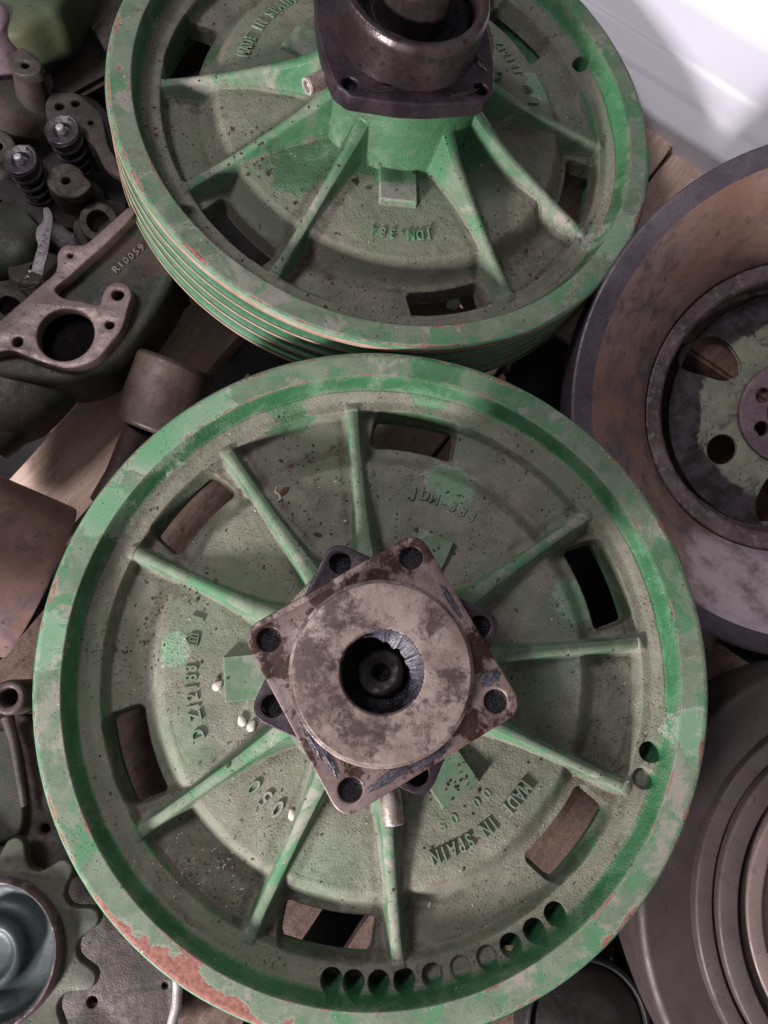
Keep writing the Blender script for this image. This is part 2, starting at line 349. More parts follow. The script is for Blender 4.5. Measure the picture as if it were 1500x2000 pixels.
# ------------------------------------------------------------------ the cast pulley as a height field (units of R)
def sst(x): x = np.clip(x, 0, 1); return x*x*(3-2*x)
def smax(a, b, k): h = np.clip(.5+.5*(a-b)/k, 0, 1); return b*(1-h)+a*h+k*h*(1-h)
RIBS = [0, 30, 90, 120, 150, 210, 240, 270, 330]; SLOTS = [15, 75, 135, 195, 255, 315]; PADS = [60, 180, 300]
def vnoise(x, y, f, seed):
    "cheap smooth value noise on arrays"
    g = np.random.default_rng(seed).uniform(-1, 1, (64, 64)); X = (x*f) % 64; Y = (y*f) % 64
    i = np.floor(X).astype(int); j = np.floor(Y).astype(int); u = sst(X-i); v = sst(Y-j); i %= 64; j %= 64; i2 = (i+1) % 64; j2 = (j+1) % 64
    return (g[i, j]*(1-u)+g[i2, j]*u)*(1-v)+(g[i, j2]*(1-u)+g[i2, j2]*u)*v
def field(r, th, drills, seed=1):
    x = r*np.cos(th); y = r*np.sin(th)
    z = -.066*sst((.918-r)/.024)
    z = z-.018*sst((.895-r)/.040)
    z = z-.048*sst((.832-r)/.017)
    zd = -.036+(.62-r)*.10-.10*np.clip(r-.50, 0, 1)**2*4
    z = z+(zd-z)*sst((.700-r)/.075)*(r < .75)
    z = z+.0022*vnoise(x, y, 9, seed)*(r < .9)+.0008*vnoise(x, y, 40, seed+1)*(r < .9)
    sl = np.full_like(r, 9.)
    for a in SLOTS:
        a = math.radians(a); c = np.cos(th-a); u = r*c-.772; t = r*np.sin(th-a); rr = r-.772
        d = np.where(c > .5, 0, 5.)
        qx = np.abs(rr)-.060+.03; qy = np.abs(t)-.143+.03
        s = np.hypot(np.maximum(qx, 0), np.maximum(qy, 0))+np.minimum(np.maximum(qx, qy), 0)-.03
        sl = np.minimum(sl, s+d)
    zb = smax(z, np.minimum(.30-(r-.272)*7.5, .28), .055)
    pad = np.zeros_like(r, bool)
    for a in PADS:
        a = math.radians(a); c = np.cos(th-a); u = r*c; t = r*np.sin(th-a)
        zp = .008-11*np.maximum(np.maximum(np.abs(t)-.064, u-.440), 0)-(c < 0)*9
        pad |= (zp > zb+.002) & (c > 0); zb = smax(zb, zp, .010)
    zr = np.full_like(r, -9.); rid = np.full(r.shape, -1)
    rk = np.interp(r, [.25, .30, .36, .45, .55, .62, .72, .82, .845, .90], [.175, .142, .104, .062, .022, -.005, -.040, -.072, -.098, -.3])
    for i, a in enumerate(RIBS):
        a = math.radians(a); c = np.cos(th-a); d = r*np.sin(th-a)*np.interp(r, [.28, .50, .74, .83], [.62, .95, 1.0, .80])
        q = rk-30*np.minimum(d*d, .0009)-5.0*np.maximum(np.abs(d)-.0145, 0)-(c < 0)*9
        rid = np.where(q > zr, i, rid); zr = np.maximum(zr, q)
    isrib = (zr > zb+.004) & (r > .285) & (r < .835)
    rid = np.where(isrib, rid, -1)
    z = smax(zb, zr, np.interp(r, [.3, .68, .82], [.034, .034, .055]))
    z = z-.060*sst(-sl/.009)
    cut = sl < -.0100
    for (rd, ad, dep) in drills:
        ad = math.radians(ad); dd = np.hypot(x-rd*math.cos(ad), y-rd*math.sin(ad)); z = z-dep*sst((.0305-dd)/.006)
    return z, rid, pad, cut, sl
def zat(rr, ang):
    z = field(np.array([[rr]]), np.array([[math.radians(ang)]]), [])[0]; return float(z[0, 0])
def pulley(name, M, label, mat, drills, frame_rot, spots, seed, text_skip=()):
    root = new_empty(name, M, label, 'pulley', 'cast iron belt pulleys')
    rg = np.unique(np.concatenate([np.linspace(.24, .32, 34), np.linspace(.32, .70, 130), np.linspace(.70, .94, 95), np.linspace(.94, .994, 16)]))
    nt = 1900; tg = np.arange(nt)*2*math.pi/nt
    r, th = np.meshgrid(rg, tg, indexing='ij')
    z, rid, pad, cut, sl = field(r, th, drills, seed)
    z = np.where(r > .985, z-.35*(r-.985), z)
    P = np.stack([r*np.cos(th), r*np.sin(th), z], -1)*R
    dr = np.gradient(P, axis=0); dt = np.roll(P, -1, 1)-np.roll(P, 1, 1)
    N = np.cross(dr, dt); N /= np.linalg.norm(N, axis=-1, keepdims=True)+1e-12
    nr = len(rg)
    # paint attributes
    x, y = r*np.cos(th), r*np.sin(th)
    at = {k: np.zeros_like(r) for k in ('dust', 'fresh', 'chip', 'grease_shade', 'scuff', 'sage', 'grime')}
    at['dust'] += np.where(r > .915, .62, np.where(r > .89, .25, .92))
    at['dust'] -= .05*(rid >= 0)*(r < .8); at['dust'] += .35*(sl < .002)
    at['fresh'] += .08*(r > .915)+.02*(rid >= 0)+.22*(rid >= 0)*vnoise(x, y, 6, seed+12)
    lipz = np.exp(-((r-.829)/.006)**2); at['fresh'] += lipz*(.32+.4*vnoise(x, y, 3, seed+6))
    wallm = np.exp(-((r-.902)/.010)**2)
    at['fresh'] += wallm*(.50+.45*vnoise(x, y, 2.2, seed+5))
    slope = np.zeros_like(r)
    at['grime'] += .40*np.exp(-((r-.878)/.010)**2)+.42*np.exp(-((r-.708)/.020)**2)*(rid < 0)+.34*np.exp(-((r-.808)/.010)**2)*(rid < 0)
    nb = np.minimum.reduce([np.abs(r*np.sin(th-math.radians(a_)))+9*(np.cos(th-math.radians(a_)) < 0) for a_ in RIBS])
    at['grime'] += .42*np.exp(-((nb-.050)/.014)**2)*(r > .3)*(r < .83)
    at['grime'] += .5*(sl < .004)*(r < .9)+.21*(r < .83)+.10*((r > .83) & (r < .89))+.16*vnoise(x, y, 3.0, seed+8)*(r < .9)
    at['scuff'] += .18*(r > .915); at['sage'] += .85*(r > .916)+.9*pad+.75*(rid >= 0)+.10*((r > .30) & (r < .62))
    at['chip'] += .17*(r > .918)+.34*sst((r-.975)/.018)+.30*np.exp(-((r-.921)/.004)**2)
    Mi = M.inverted()
    for (k, px, py, rad, amt) in spots:
        c = PL(M, px, py, -.008); cx, cy = c.x/R, c.y/R
        e = PL(M, px+rad, py, -.008); rr = math.hypot(e.x/R-cx, e.y/R-cy)
        at[k] += amt*np.exp(-(np.hypot(x-cx, y-cy)/rr)**4)
    # faces
    j0, i0 = np.meshgrid(np.arange(nt), np.arange(nr-1)); a = i0*nt+j0; b = i0*nt+(j0+1) % nt
    F = np.stack([a, a+nt, b+nt, b], -1).reshape(-1, 4)
    rf, ridf, padf, cutf = [q[:-1].reshape(-1) for q in (r, rid, pad, cut)]
    part = np.where(rf > .889, 0, np.where(rf > .832, 1, np.where(rf < .285, 2, 3)))
    part = np.where((ridf >= 0), 10+ridf, part)
    if True:
        ang = np.degrees(th[:-1].reshape(-1)) % 360
        for q, pa in enumerate(PADS): part = np.where(padf & (part == 3) & (np.abs((ang-pa+180) % 360-180) < 40), 30+q, part)
    part = np.where(cutf, -1, part)
    Pf = P.reshape(-1, 3); Nf = N.reshape(-1, 3)
    names = {0: 'rim', 1: 'drilled_ledge', 2: 'hub', 3: 'web'}
    for k in np.unique(part):
        if k < 0: continue
        f = F[part == k]; u, inv = np.unique(f, return_inverse=True); f2 = inv.reshape(-1, 4)
        me = bpy.data.meshes.new('p'); me.vertices.add(len(u)); me.vertices.foreach_set('co', Pf[u].reshape(-1).astype(np.float32))
        me.loops.add(f2.size); me.loops.foreach_set('vertex_index', f2.reshape(-1).astype(np.int32))
        me.polygons.add(len(f2)); me.polygons.foreach_set('loop_start', (np.arange(len(f2))*4).astype(np.int32))
        me.update(calc_edges=True); me.validate()
        me.polygons.foreach_set('use_smooth', np.ones(len(me.polygons), bool))
        for kk, v in at.items():
            A = me.attributes.new(kk, 'FLOAT', 'POINT'); A.data.foreach_set('value', v.reshape(-1)[u].astype(np.float32))
        me.normals_split_custom_set_from_vertices(Nf[u].astype(np.float32))
        nm = names.get(int(k), 'rib' if k < 30 else 'boss_pad')
        link(nm, me, mat, root)
    # belt face
    pr = [(.994, -.0035), (1.0, -.009), (1.0, -.034)]; zz = -.034
    for i in range(4): pr += [(.935, zz-.018), (.935, zz-.028), (.998, zz-.046), (.998, zz-.056)]; zz -= .056
    pr += [(.998, -.275), (.85, -.28), (.85, -.14)]
    o = link('belt_face', lathe([(a*R, b*R) for a, b in pr], 220, 20), SIDE, root)
    for k, (za, w_) in enumerate([(-.0215, .012)]+[(-.034-.056*(i+1)+.0055, .0055) for i in range(3)]+[(-.268, .006)]):
        link('worn_edge', lathe([(1.0012*R, (za+w_)*R), (1.0035*R, za*R), (1.0012*R, (za-w_)*R)], 220, 60, .0006, k), EDGE, root)
    link('hub_underside', lathe([(.24*R, -.02*R), (.24*R, -.50*R), (0, -.50*R)], 64), SIDE, root)
    # raised writing: clockwise, tops outward
    def ring_text(txt, r0, a_mid, adv, size, dep=.0009, wide=1.0, partname='lettering'):
        ms = []
        for i, ch in enumerate(txt):
            if ch == ' ': continue
            a = a_mid-(i-(len(txt)-1)/2)*adv
            if ch == '#':
                g = strokes([(-.4, -.5, .4, -.5), (-.4, -.5, -.4, .1), (.4, -.5, .4, .1), (-.4, .1, 0, .5), (.4, .1, 0, .5), (-.13, -.5, -.13, .15), (.13, -.5, .13, .15), (-.13, .15, .13, .15)], size*.95*R, .0006, dep*.5)
            else: g = glyph(ch, size*R*1.38, dep*.62, .00022, .00002).copy()
            g.transform(Matrix.Diagonal((wide, 1, 1, 1)))
            z0 = zat(r0, a); dz = (zat(r0+.02, a)-zat(r0-.02, a))/.04
            zc = z0*R
            g.transform(Matrix.Rotation(math.radians(a), 4, 'Z') @ Matrix.Translation((r0*R, 0, zc+dep*.38)) @ Matrix.Rotation(-math.atan(dz), 4, 'Y') @ Matrix.Rotation(-math.pi/2, 4, 'Z'))
            ms.append(g)
        me = join(ms)
        n = len(me.vertices)
        for kk, v in (('dust', 1.0), ('fresh', -.2), ('chip', -.3), ('grease_shade', 0.), ('scuff', -.4), ('sage', .78), ('grime', -.4)):
            A = me.attributes.new(kk, 'FLOAT', 'POINT'); A.data.foreach_set('value', np.full(n, v, np.float32))
        link(partname, me, mat, root)
    ring_text('JDM-384', .553, 61.5, 3.4, .036, .0009, .78)
    ring_text('Z12183', .545, 183.0, 2.95, .040, .0012, .72)
    ring_text('D', .552, 196.0, 3, .040, .0012, .8)
    ring_text('#', .552, 166.8, 3, .042, .0012, partname='cast_emblem')
    ring_text('1', .552, 160.0, 3, .040, .0012)
    ring_text('MADE IN SPAIN', .563, 300.2, 2.80, .044, .0013, .60)
    if 'small' not in text_skip:
        ring_text('00.05', .490, 298.2, 4.6, .030, .0002)
        ring_text('050', .487, 225.3, 5.4, .052, .0016, .75)
    return root
def plate_mesh(side, rad, hole, hr, thick, ztop, bulge=0.0, bev=.0008, bore=0):
    h = side/2
    if bulge:
        pts = []
        for k in range(4):
            a = k*math.pi/2; c, s = math.cos(a), math.sin(a)
            for (u, v) in ((h, -h*.72), (h+bulge, 0), (h, h*.72), (h*.90, h*.90)): pts.append((u*c-v*s, u*s+v*c))
        out = catmull(pts, 5)
    else: out = rpoly([(-h, -h), (h, -h), (h, h), (-h, h)], rad, 8)
    hs = [circ((sx*hole/2, sy*hole/2), hr, 24) for sx in (-1, 1) for sy in (-1, 1)]
    if bore: hs.append(circ((0, 0), bore, 48))
    return solid([out]+hs, thick, bev, ztop)
def set_attrs(me, **kw):
    for kk in ('dust', 'fresh', 'chip', 'grease_shade', 'scuff'):
        A = me.attributes.new(kk, 'FLOAT', 'POINT'); A.data.foreach_set('value', np.full(len(me.vertices), kw.get(kk, 0.), np.float32))
ROT1 = math.radians(11.1)
M1 = Matrix.Translation((0.00402206, 0.00826515, 0)) @ Matrix.Rotation(ROT1, 4, 'Z')
n2 = Vector((0.16321953, 0.07976904, 1)).normalized(); x2 = Vector((1, 0, -0.16321953)).normalized(); y2 = n2.cross(x2)
ROT2 = math.radians(216.4)
MF2 = Matrix.Translation((-0.0243627, 0.410869667, -0.01285433)) @ Matrix((x2, y2, n2)).transposed().to_4x4()
M2 = MF2 @ Matrix.Rotation(ROT2, 4, 'Z')
def drill_at(M, pts):
    out = []
    for (px, py, d) in pts:
        c = PL(M, px, py, -.0175); out.append((.873, math.degrees(math.atan2(c.y, c.x)), d))
    return out
dr1 = drill_at(M1, [(1273, 1469, .12), (1257, 1520, .03), (1085, 1785, .12), (1041, 1812, .12), (996, 1842, .12), (950, 1866, .03), (900, 1890, .02), (845, 1905, .05), (790, 1914, .12), (740, 1916, .12), (691, 1919, .12), (647, 1919, .12)])
dr2 = drill_at(M2, [(370, 418, .03), (1138, 128, .12)])
sp1 = [('grime', 620, 880, 70, .35), ('grime', 330, 1150, 60, .35), ('grime', 620, 1010, 80, .2), ('grime', 1160, 1470, 60, .4), ('grime', 280, 1240, 60, .3), ('grime', 400, 1740, 90, .35), ('chip', 140, 1690, 18, .5), ('chip', 190, 1770, 26, .5), ('chip', 1090, 1930, 20, .45), ('chip', 700, 2000, 20, .3), ('sage', 350, 1450, 80, .5), ('sage', 620, 1700, 90, .5), ('fresh', 850, 745, 60, .5), ('fresh', 1000, 780, 60, .5), ('fresh', 1290, 1100, 60, .5), ('fresh', 1310, 1200, 50, .5), ('fresh', 560, 770, 60, .5), ('chip', 250, 1850, 55, .75), ('chip', 330, 1915, 70, .72), ('chip', 420, 1975, 60, .66), ('chip', 100, 1590, 20, .5), ('chip', 120, 1650, 22, .55), ('chip', 470, 2000, 50, .5),  # grime by the flange's right corner also deepens its painted shadow
       ('chip', 1195, 1870, 28, .45), ('chip', 1240, 1800, 30, .5), ('chip', 1330, 1650, 28, .42), ('chip', 560, 1995, 40, .4), ('chip', 940, 720, 14, .4),
       ('scuff', 210, 1000, 60, 0.90), ('scuff', 300, 860, 70, 1.05), ('scuff', 400, 790, 60, 0.75), ('scuff', 90, 1250, 60, 0.75), ('scuff', 1340, 1430, 50, 0.75), ('dust', 1350, 1430, 55, .8), ('dust', 90, 1260, 50, .5), ('dust', 880, 760, 60, .2), ('dust', 75, 1470, 40, .4),
       ('fresh', 850, 700, 200, .18), ('fresh', 230, 1000, 60, .3), ('fresh', 1180, 1700, 60, .35), ('scuff', 880, 940, 60, 0.90), ('fresh', 880, 930, 50, .34), ('scuff', 1130, 1170, 55, 0.90), ('fresh', 1120, 1180, 55, .3),
       ('grease_shade', 1160, 1430, 75, .42), ('grease_shade', 1010, 1290, 40, .5), ('fresh', 1060, 1300, 60, .38), ('grease_shade', 680, 905, 34, .4), ('fresh', 560, 830, 50, .4), ('grease_shade', 420, 1750, 70, .3), ('grease_shade', 610, 1690, 20, .2),  # grease spots right of the hub paint in the flange's cast shadow
       ('fresh', 1060, 1570, 60, .35), ('scuff', 1090, 1540, 36, 0.55), ('fresh', 250, 1640, 50, .4), ('fresh', 180, 1400, 70, .3), ('scuff', 340, 1270, 40, 0.83), ('dust', 560, 1700, 60, .4), ('dust', 350, 1450, 60, .3), ('grease_shade', 930, 1500, 22, .35), ('fresh', 300, 1700, 60, .25)]  # grease spot by the lower boss pad paints in that pad's shadow
sp2 = [('grime', 300, 270, 80, .25), ('grime', 620, 430, 80, .2), ('grime', 1060, 500, 60, .35), ('fresh', 1190, 200, 60, .4), ('fresh', 600, 560, 60, .4), ('grease_shade', 540, 330, 62, .48), ('fresh', 540, 330, 80, .5), ('fresh', 610, 345, 60, .5), ('grease_shade', 640, 350, 45, .4), ('fresh', 760, 260, 150, .8), ('fresh', 560, 160, 55, .8), ('fresh', 690, 290, 60, .6), ('grease_shade', 765, 365, 32, .5),
       ('fresh', 400, 60, 50, .6), ('scuff', 1060, 170, 40, 0.90), ('fresh', 1060, 160, 35, .35), ('fresh', 700, 500, 20, .2), ('dust', 640, 430, 200, .2), ('chip', 355, 500, 14, .5), ('chip', 235, 150, 10, .35), ('chip', 380, 520, 26, .4),
       ('chip', 1270, 420, 14, .45), ('fresh', 330, 300, 60, .3), ('fresh', 900, 320, 40, .6), ('scuff', 1190, 470, 60, 0.60), ('fresh', 1250, 250, 60, .2), ('grease_shade', 1085, 490, 14, .5)]
p1 = pulley('belt_pulley', M1, 'front green cast pulley with row of drilled holes and square flange on its hub', PAINT1, dr1, ROT1, sp1, 11)
p2 = pulley('belt_pulley', M2, 'rear tilted green cast pulley with dark cup bearing and belt grooves showing', PAINT2, dr2, ROT2, sp2, 23, ('small',))
# ---- front hub furniture
def LM(M, x, y, z, rz=0): return Matrix.Rotation(-rz[1], 4, 'Z') @ Matrix.Translation((x*R, y*R, z)) @ Matrix.Rotation(rz[0], 4, 'Z')
m = rough_up(subdiv(plate_mesh(.49*R, .010, .396*R, .0055, .009, 0, .0, bore=.024), 1), .0003, 90, 2)
link('lower_flange', smooth(m, 50), DARKPL, p1, LM(M1, .007, -.0035, .066, (math.radians(-18.2), ROT1)))
link('spacer_collar', lathe(rprof([(.043, .0), (.043, .010), (.022, .010), (.022, -.02)], .001), 96), DARKPL, p1, LM(M1, .012, -.009, .063, (0, ROT1)))
m = plate_mesh(.512*R, .0105, .408*R, .0058, .0045, 0, bore=.0212)
link('square_flange', m, FLANGE, p1, LM(M1, .017, -.0145, .0785, (math.radians(36.2), ROT1)))
dl = LM(M1, .017, -.019, .0787, (0, ROT1))
link('boss_disc', lathe(rprof([(.0455, -.002), (.0455, .0005), (.0432, .0010), (.0432, .0068), (.0205, .0072), (.0198, .0050), (.0195, -.02)], .0007), 160), DISC, p1, dl)
# torn grease skin round the bore
v, f = [], []; nn = 240
for i in range(nn):
    a = 2*math.pi*i/nn; up_ = max(0, math.cos(a-math.radians(38)))**.6
    dd = .0012+.0060*up_*(1+.45*mnoise.noise(Vector((math.cos(a)*1.6, math.sin(a)*1.6, 3.1)))+.30*mnoise.noise(Vector((math.cos(a)*4.3, math.sin(a)*4.3, 1.1)))+.14*mnoise.noise(Vector((math.cos(a)*13, math.sin(a)*13, 5.1))))
    for (q, zz) in ((0.0, .0071), (.25, .0045), (.6, .0020), (1.0, -.0006)):
        rr = .0205-dd*q+.0002*random.uniform(-1, 1); v.append((rr*math.cos(a), rr*math.sin(a), zz+.0003*random.uniform(-1, 1)))
for i in range(nn):
    for q in range(3): f.append((i*4+q, ((i+1) % nn)*4+q, ((i+1) % nn)*4+q+1, i*4+q+1))
me = bpy.data.meshes.new('g'); me.from_pydata(v, [], f); smooth(me, 80); link('torn_grease_skin', me, TORN, p1, dl)
me = lathe([(.0197, .0040), (.0192, -.006), (.0188, -.014), (.016, -.020), (.009, -.022), (.004, -.0245), (0, -.026)], 64); subdiv(me, 1); rough_up(me, .0022, 260, 5); link('grease_filling', smooth(me, 70), GREASE, p1, dl)
# grease smears on the plate
for k, (sx, sy) in enumerate([(-1, -1), (1, -1), (1, 1), (-1, 1)]):
    link('hole_grease', rough_up(lathe([(.0060, 0), (.003, -.0012), (0, -.0015)], 24), .0006, 300, k), GREASE, p1, LM(M1, .017, -.0145, .0755, (math.radians(36.2), ROT1)) @ Matrix.Translation((sx*.204*R, sy*.204*R, 0)))
    link('hole_grease', rough_up(lathe([(.0058, 0), (.003, -.001), (0, -.0015)], 24), .0006, 300, k+5), GREASE, p1, LM(M1, .007, -.0035, .0605, (math.radians(-18.2), ROT1)) @ Matrix.Translation((sx*.198*R, sy*.198*R, 0)))
def smear(parent, M, x, y, sx, sy, seed, mat, hh=.0011):
    bm = bmesh.new(); bmesh.ops.create_icosphere(bm, subdivisions=4, radius=1); me = bpy.data.meshes.new('s'); bm.to_mesh(me); bm.free()
    for v_ in me.vertices:
        n = mnoise.noise(v_.co*2.2+Vector((seed, 0, 0)))*.5+mnoise.noise(v_.co*6+Vector((0, seed, 0)))*.3; v_.co *= 1+n
        v_.co.x *= sx; v_.co.y *= sy; v_.co.z *= hh
    smooth(me, 80); return link('grease_smear', me, mat, parent, M @ Matrix.Translation((x, y, 0)) @ Matrix.Rotation(seed*.1, 4, 'Z'))
fl = LM(M1, .017, -.0145, .0786, (math.radians(36.2), ROT1))
for k, (x_, y_, sx, sy) in enumerate([(-.0455, -.010, .0018, .010), (-.043, -.022, .0018, .009), (-.020, -.045, .012, .0022), (.0, -.0475, .010, .0016), (.044, -.030, .005, .003), (.047, .012, .0014, .009)]):
    smear(p1, fl, x_, y_, sx, sy, 0 if k < 2 else k*.05, TORN, .0006)
link('bore_ring', rough_up(lathe(rprof([(.0125, -.020), (.0120, -.0155), (.0085, -.0150), (.0045, -.0165), (.0040, -.020)], .001), 64), .0006, 200, 4), DARKOIL, p1, dl)
def nipple(parent, ang, z, r0, r1):
    a = math.radians(ang); mt = Matrix.Rotation(a, 4, 'Z') @ Matrix.Translation((r0*R, 0, z)) @ Matrix.Rotation(math.pi/2, 4, 'Y')
    L = (r1-r0)*R
    o = link('grease_fitting', lathe(rprof([(0, 0), (.0045, 0), (.0045, L*.35), (.0035, L*.38), (.0035, L*.48), (.0055, L*.50), (.0055, L), (.0038, L+.0004), (.0034, L-.002), (0, L-.002)], .0005), 40), FERRULE, parent, mt)
    link('fitting_tip', lathe([(.0050, 0), (.0052, .0007), (.0036, .0009), (.0036, 0)], 40), LIP, o, Matrix.Translation((0, 0, L)))
nipple(p1, 283.2-11.1, .047, .24, .40)
nipple(p2, 223-216.4, .050, .26, .425)
# ---- rear hub furniture
pl2 = Matrix.Rotation(-ROT2, 4, 'Z') @ Matrix.Translation((-.030*R, -.060*R, .065)) @ Matrix.Rotation(math.radians(14), 4, 'Z')
m = rough_up(subdiv(plate_mesh(.53*R, .012, .425*R, .0048, .0125, 0, .004, .0015), 1), .0005, 70, 8)
link('lower_flange', smooth(m, 50), DARKPL, p2, pl2)
m = lathe(rprof([(.047, -.004), (.0465, .018), (.0475, .026), (.0455, .031), (.0405, .0305), (.0385, .026), (.0375, -.002), (0, -.002)], .0015), 160); link('bearing_cup', rough_up(m, .0003, 80, 3), CUP, p2, pl2)
link('grease_ring', rough_up(lathe(rprof([(.0378, .016), (.032, .0185), (.028, .014), (.024, .012), (.0215, .016)], .001), 120), .0008, 180, 4), GREASE, p2, pl2)
link('shaft_stub', rough_up(lathe(rprof([(.0235, .0), (.0235, .040), (.0215, .045), (.012, .047), (0, .0465)], .003, 5), 96), .0003, 60, 2), CUP, p2, pl2)
for k, (x_, y_, sx, sy) in enumerate([(-.02, -.046, .014, .0016), (.03, -.047, .010, .0018), (.045, -.02, .002, .01), (.01, -.044, .004, .002)]):
    smear(p2, pl2, x_, y_, sx, sy, k+2, CUP, .0012)
for k, (sx, sy) in enumerate([(-1, -1), (1, -1), (1, 1), (-1, 1)]):
    link('hole_grease', rough_up(lathe([(.0052, 0), (.003, -.001), (0, -.0015)], 24), .0006, 300, k+9), GREASE, p2, pl2 @ Matrix.Translation((sx*.2125*R, sy*.2125*R, -.005)))
# ------------------------------------------------------------------ setting: floor
me = bpy.data.meshes.new('fl'); me.from_pydata([(-4, -4, -.26), (4, -4, -.26), (4, 4, -.26), (-4, 4, -.26)], [], [(0, 1, 2, 3)])
tag(link('floor', me, FLOORM), None, None, kind='structure')
# ------------------------------------------------------------------ pallet
PZ = -.112
a_, b_ = W(35, 915, PZ), W(330, 590, PZ); u = (b_-a_).normalized(); ang = math.atan2(u.y, u.x); vv = Vector((u.y, -u.x, 0))
pal = new_empty('pallet', Matrix.Translation((0, .1, PZ)) @ Matrix.Rotation(ang, 4, 'Z'), 'pale wooden pallet whose rough planks run diagonally beneath the parts', 'pallet')
Mp = pal.matrix_world.inverted()
def plank(off, w_, s0, s1, dz=0, parent=pal, th=.018, mat=WOOD, seed=0):
    n1, n2_ = 60, 8; v, f = [], []; rg_ = random.Random(seed)
    for side in (0, 1):
        for i in range(n1+1):
            for j in range(n2_+1):
                s = s0+(s1-s0)*i/n1; t = (j/n2_-.5)*w_
                if i == 0: s += rg_.uniform(-.003, .003)
                if i == n1: s += rg_.uniform(-.0035, .0035)
                e = .0012*mnoise.noise(Vector((s*30, seed, 0))) if j in (0, n2_) else 0
                v.append((s, off+t+(e if j else -e), dz-(th if side else 0)-(.0015 if (j in (0, n2_) and not side) else 0)+.0006*mnoise.noise(Vector((s*8, t*20, seed)))))
    q = (n1+1)*(n2_+1)
    for i in range(n1):
        for j in range(n2_):
            a = i*(n2_+1)+j; f.append((a, a+n2_+1, a+n2_+2, a+1)); f.append((q+a, q+a+1, q+a+n2_+2, q+a+n2_+1))
        a = i*(n2_+1); f.append((a, q+a, q+a+n2_+1, a+n2_+1)); a += n2_; f.append((a, a+n2_+1, q+a+n2_+1, q+a))
    for j in range(n2_):
        a = j; f.append((a, a+1, q+a+1, q+a)); a = n1*(n2_+1)+j; f.append((a, q+a, q+a+1, a+1))
    me = bpy.data.meshes.new('pk'); me.from_pydata(v, [], f); smooth(me, 45); return link('plank', me, mat, parent)
def loc(px, py, z=PZ): q = Mp @ W(px, py, z); return q.x, q.y
l0 = loc(35, 915)[1]; l1 = loc(250, 900)[1]
plank((l0+l1)/2, abs(l0-l1), loc(-80, 1250)[0], loc(530, 530)[0], 0, seed=1)
e1 = loc(1330, 262); e2 = loc(1400, 317)
plank(e1[1]+.047, .094, e1[0]-.46, e1[0]+.004, .002, seed=2)
plank(e1[1]+.047, .088, e1[0]-1.0, e1[0]-.47, -.004, mat=WOODB, seed=8)
plank((e1[1]+e2[1])/2-.002, abs(e1[1]-e2[1])-.002, e1[0]-.98, e2[0]-.004, -.006, seed=3)
plank(-.258, .086, -.75, .10, -.004, mat=WOODB, seed=4)
plank(.143, .056, -.75, .05, -.003, mat=WOODB, seed=5)
plank(-.098, .05, -.75, .03, -.006, mat=WOODB, seed=6)
plank(-.175, .046, -.75, .02, -.006, mat=WOODB, seed=7)
for k, s in enumerate((-.42, -.05, .33)):
    o = link('stringer', box(.07, 1.5, .075, .003), WOODD, pal, Matrix.Translation((s, 0, -.018-.0395)))
# ------------------------------------------------------------------ white container
Mb = axis_M(W(1262, 200, -.095), (0, 0, 1)); bd = (W(1440, 315, -.095)-W(1262, 200, -.095)); ba = math.atan2(bd.y, bd.x)
Mb = Matrix.Translation(W(1262, 200, -.10)) @ Matrix.Rotation(ba, 4, 'Z')
prof = [(-.012, -.05), (-.012, .004), (-.004, .008), (.008, .009), (.014, .016), (.030, .022), (.033, .025), (.070, .036), (.082, .046), (.090, .056), (.105, .062), (.150, .072), (.152, .0755), (.158, .077), (.24, .095), (.242, .0985), (.25, .10), (.60, .16), (.60, -.05)]
prof = rprof(prof, .004, 4); v, f = [], []; k = len(prof)
xs = np.linspace(-.7, .7, 29)
for i, X in enumerate(xs):
    for (a, b) in prof: v.append((X, a+.0006*math.sin(X*9), b))
for i in range(len(xs)-1):
    for j in range(k): j2 = (j+1) % k; f.append((i*k+j, (i+1)*k+j, (i+1)*k+j2, i*k+j2))
f.append(tuple(range(k))); f.append(tuple((len(xs)-1)*k+j for j in range(k))[::-1])
me = bpy.data.meshes.new('wc'); me.from_pydata(v, [], f); smooth(me, 50)
o = link('plastic_container', me, PLASTIC); o.matrix_world = Mb; tag(o, 'white plastic container with shallow stepped ridges behind the rear pulley', 'container')
# ------------------------------------------------------------------ dished sheave on the right
ns = Vector((.026, .3211, 1)); ns = Vector((-.026, -.3211, 1)).normalized()
Ms = Matrix.Translation((.3123, .2265, -.0449)) @ Vector(ns).to_track_quat('Z', 'Y').to_matrix().to_4x4()
sh = new_empty('dished_sheave', Ms, 'large rusty brown dished wheel with cream painted centre at the right', 'wheel')
link('outer_rim', lathe(rprof([(.183, -.045), (.188, -.040), (.188, -.001), (.186, .0), (.1725, -.002)], .0012), 200), PURPLE, sh)
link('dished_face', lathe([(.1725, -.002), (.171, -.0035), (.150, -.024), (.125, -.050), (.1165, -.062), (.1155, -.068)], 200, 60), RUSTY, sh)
link('inner_ring', lathe(rprof([(.1155, -.070), (.1148, -.0655), (.1135, -.0645), (.1035, -.067), (.1005, -.071), (.099, -.092), (.094, -.098)], .0012), 200), RING, sh)
_m = NT('rusty_sheave_face_bare_lit'); RUSTY_T = None
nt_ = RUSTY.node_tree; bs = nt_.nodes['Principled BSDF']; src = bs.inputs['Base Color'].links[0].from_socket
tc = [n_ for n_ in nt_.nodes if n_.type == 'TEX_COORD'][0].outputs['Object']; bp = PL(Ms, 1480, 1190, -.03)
vd = nt_.nodes.new('ShaderNodeVectorMath'); vd.operation = 'DISTANCE'; nt_.links.new(tc, vd.inputs[0]); vd.inputs[1].default_value = bp  # pale patch of bare steel, the light falling there painted in
